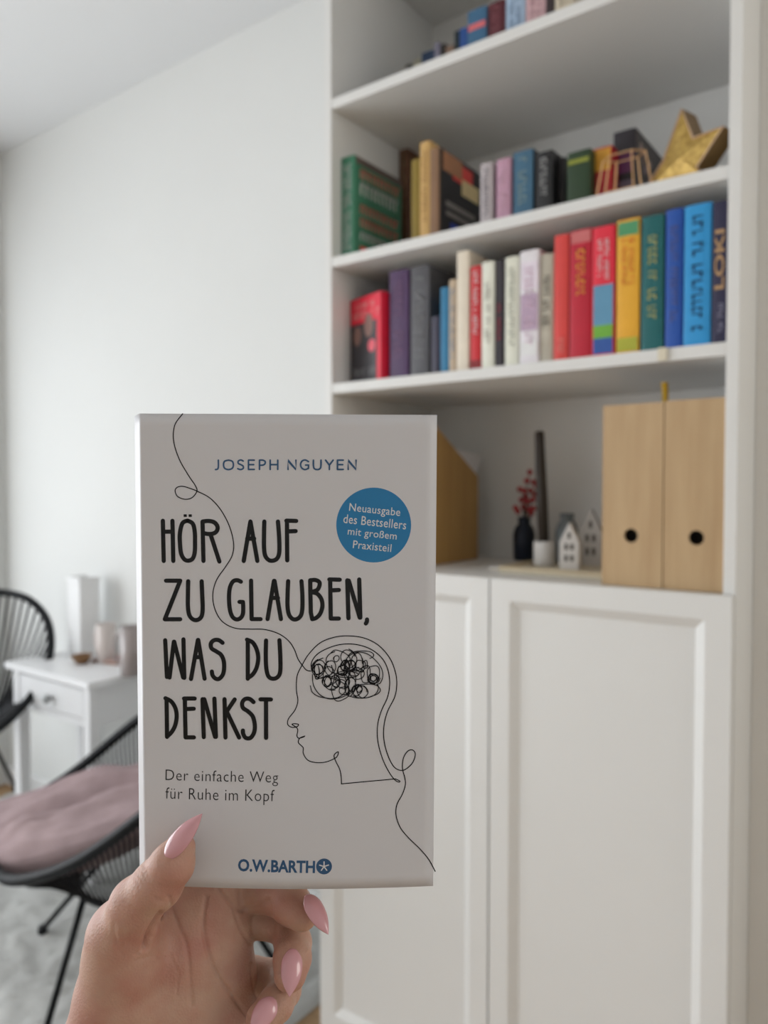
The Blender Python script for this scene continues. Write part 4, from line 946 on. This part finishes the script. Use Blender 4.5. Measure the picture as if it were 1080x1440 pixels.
# middle finger: proximal part, bends and comes forward under the book
vol.add([(cs(318, 1262, .361), 9.5), (cs(352, 1255, .362), 9.0), (cs(388, 1258, .354), 8.8), (cs(410, 1272, .345), 8.8), (cs(424, 1284, .3395), 7.6)], 2, 1.8)
# ring finger
vol.add([(cs(325, 1298, .361), 8.5), (cs(366, 1297, .362), 7.2), (cs(402, 1302, .357), 8.3), (cs(412, 1326, .349), 8.3), (cs(411, 1348, .3385), 8.3), (cs(408, 1370, .3335), 7.2)], 2, .9)
# little finger
vol.add([(cs(318, 1392, .360), 10), (cs(354, 1371, .364), 8.0), (cs(392, 1374, .358), 7.6), (cs(400, 1392, .346), 7.4), (cs(388, 1412, .336), 7.6), (cs(368, 1432, .330), 6.8)], 2, 1.1)
hv, hq = vol.mesh()
#HAND_END
# light smoothing, then skin folds pressed in along the lines of the palm
def vnorm(v, q):
    n_ = np.cross(v[q[:, 2]]-v[q[:, 0]], v[q[:, 3]]-v[q[:, 1]]); N = np.zeros_like(v)
    for k in range(4): np.add.at(N, q[:, k], n_)
    return N/np.maximum(1e-9, np.linalg.norm(N, axis=1))[:, None]
ed = np.concatenate([hq[:, [0, 1]], hq[:, [1, 2]], hq[:, [2, 3]], hq[:, [3, 0]]]); 
for it in range(3):
    A_ = np.zeros_like(hv); c_ = np.zeros(len(hv)); np.add.at(A_, ed[:, 0], hv[ed[:, 1]]); np.add.at(A_, ed[:, 1], hv[ed[:, 0]]); np.add.at(c_, ed[:, 0], 1); np.add.at(c_, ed[:, 1], 1)
    hv = hv*.4+.6*A_/c_[:, None]
HN = vnorm(hv, hq)
hpx = 540+F_PX*hv[:, 0]/-hv[:, 2]; hpy = 720-F_PX*hv[:, 1]/-hv[:, 2]
front = np.clip((HN*(-hv/np.linalg.norm(hv, axis=1)[:, None])).sum(1)*3, 0, 1)
def fold(pts, depth_, sig, sub=10):
    P_ = np.array([[p_.x, p_.y] for p_ in smooth2(pts, sub)]); m_ = (hpx > P_[:, 0].min()-20) & (hpx < P_[:, 0].max()+20) & (hpy > P_[:, 1].min()-20) & (hpy < P_[:, 1].max()+20)
    ii = np.nonzero(m_)[0]; d2 = np.full(len(ii), 1e9)
    for a_, b_ in zip(P_[:-1], P_[1:]):
        ab = b_-a_; t = np.clip(((hpx[ii]-a_[0])*ab[0]+(hpy[ii]-a_[1])*ab[1])/max(1e-9, ab@ab), 0, 1)
        d2 = np.minimum(d2, (hpx[ii]-a_[0]-t*ab[0])**2+(hpy[ii]-a_[1]-t*ab[1])**2)
    hv[ii] -= HN[ii]*(depth_*np.exp(-d2/sig**2)*front[ii])[:, None]
#FOLDS
fold([(238, 1262), (250, 1300), (262, 1330), (267, 1370), (270, 1412)], .8, 3.0)
fold([(240, 1345), (250, 1370), (248, 1400)], .3, 2)
fold([(160, 1300), (163, 1325), (172, 1345)], .35, 3)
fold([(290, 1262), (286, 1300), (294, 1342), (308, 1375), (332, 1408), (352, 1434)], 1.0, 3.0)
fold([(226, 1286), (217, 1300), (209, 1316), (205, 1332)], 2.6, 4.0)
fold([(214, 1318), (204, 1330), (192, 1342)], .8, 3)
fold([(190, 1352), (215, 1345), (235, 1348)], .5, 2.2)
fold([(306, 1250), (320, 1266), (334, 1279), (352, 1277), (378, 1266)], 1.0, 3)
fold([(330, 1282), (336, 1300), (346, 1318), (352, 1326)], .8, 2.8)
fold([(381, 1272), (382, 1290), (384, 1310)], .7, 2.6)
fold([(354, 1356), (356, 1380), (361, 1402)], .9, 2.4)
for k in range(4): fold([(186+k*5, 1232-k*5), (192+k*5, 1238-k*4), (196+k*5, 1247-k*3)], .30, 1.4)
fold([(215, 1262), (228, 1268), (240, 1262)], .4, 2)
skin = bpy.data.materials.new('skin'); skin.use_nodes = True; nt = skin.node_tree; b = nt.nodes['Principled BSDF']
tcn = nt.nodes.new('ShaderNodeTexCoord')
n1 = nt.nodes.new('ShaderNodeTexNoise'); n1.inputs['Scale'].default_value = 45; n1.inputs['Detail'].default_value = 3; nt.links.new(tcn.outputs['Object'], n1.inputs['Vector'])
mx = nt.nodes.new('ShaderNodeMix'); mx.data_type = 'RGBA'; mx.inputs['A'].default_value = (.52, .32, .235, 1); mx.inputs['B'].default_value = (.45, .205, .155, 1)
cr = nt.nodes.new('ShaderNodeMapRange'); cr.inputs['From Min'].default_value = .35; cr.inputs['From Max'].default_value = .7; nt.links.new(n1.outputs['Fac'], cr.inputs['Value']); nt.links.new(cr.outputs[0], mx.inputs['Factor'])
nt.links.new(mx.outputs['Result'], b.inputs['Base Color']); b.inputs['Roughness'].default_value = .48; b.inputs['Specular IOR Level'].default_value = .35
b.inputs['Subsurface Weight'].default_value = .25; b.inputs['Subsurface Radius'].default_value = (1, .35, .2); b.inputs['Subsurface Scale'].default_value = .004
vo = nt.nodes.new('ShaderNodeTexVoronoi'); vo.inputs['Scale'].default_value = 900; nt.links.new(tcn.outputs['Object'], vo.inputs['Vector'])
bp = nt.nodes.new('ShaderNodeBump'); bp.inputs['Strength'].default_value = .4; bp.inputs['Distance'].default_value = .0004; nt.links.new(vo.outputs['Distance'], bp.inputs['Height']); nt.links.new(bp.outputs[0], b.inputs['Normal'])
R3 = np.array([[RGT.x, UPV.x, -FWD.x], [RGT.y, UPV.y, -FWD.y], [RGT.z, UPV.z, -FWD.z]])
def toW(v): return (np.asarray(v)/1000.)@R3.T+np.array([0, 0, CAM_Z])
org = toW(cs(220, 1480, .352)); hw_ = toW(hv)-org
pe = bpy.data.objects.new('person', bpy.data.meshes.new('person')); pe.data.from_pydata(hw_.tolist(), [], hq.tolist()); pe.data.update(); pe.data.materials.append(skin); pe.data.shade_smooth()
link(pe); pe.location = org
tag(pe, 'person, only the left hand shown, with long pink nails holding up the white book', 'person')
nailm = mat('pink_nail_polish', (.66, .33, .36), .16, .5, .04, 60, coat=.6)
def nail(base, tip, hwid, nrm, arch=.42, belly=.3, name='fingernail', pmax=.36):
    """base, tip: camera-space mm; nrm: outward direction"""
    a_ = (tip-base); L = np.linalg.norm(a_); a_ = a_/L; n_ = np.array(nrm, float); n_ -= a_*(n_@a_); n_ /= np.linalg.norm(n_); s_ = np.cross(n_, a_)
    nt_, nw = 22, 12; top = []; bot = []
    for i in range(nt_+1):
        t = i/nt_
        # almond half-width profile
        w_ = hwid*(math.sin(math.pi/2*min(1, (t+.02)/pmax))**.6 if t < pmax else math.cos(math.pi/2*((t-pmax)/(1-pmax))**1.25)**.95)
        lift = belly*math.sin(math.pi*min(1, t*1.05))**1*1.2
        for j in range(nw+1):
            q = -1+2*j/nw; p_ = base+a_*L*t+s_*w_*q+n_*(lift+arch*w_*(1-q*q)*.9-(.15 if t < .05 else 0))
            top.append(p_); bot.append(p_-n_*.45)
    V = toW(np.array(top+bot))-org; W2 = nw+1; k0 = len(top); Fc = []
    for i in range(nt_):
        for j in range(nw):
            k = i*W2+j; Fc += [(k, k+1, k+W2+1, k+W2), (k0+k, k0+k+W2, k0+k+W2+1, k0+k+1)]
    for i in range(nt_): Fc += [(i*W2, (i+1)*W2, k0+(i+1)*W2, k0+i*W2), (i*W2+nw, k0+i*W2+nw, k0+(i+1)*W2+nw, (i+1)*W2+nw)]
    for j in range(nw): Fc += [(j, k0+j, k0+j+1, j+1)]
    o = mesh(name, V.tolist(), Fc, nailm, pe, True); bm = bmesh.new(); bm.from_mesh(o.data); bmesh.ops.recalc_face_normals(bm, faces=list(bm.faces)); bm.to_mesh(o.data); bm.free()
    return o
#NAILS
nail(cs(232, 1207, .3060), cs(284, 1144, .3085), 4.1, (-.45, .1, 1))
nail(cs(431, 1258, .3345), cs(462, 1314, .3260), 4.0, (.55, .25, 1))
nail(cs(412, 1334, .3330), cs(407, 1402, .3230), 4.6, (.15, .35, 1))
nail(cs(386, 1404, .3290), cs(352, 1452, .3210), 4.7, (-.05, .45, 1))
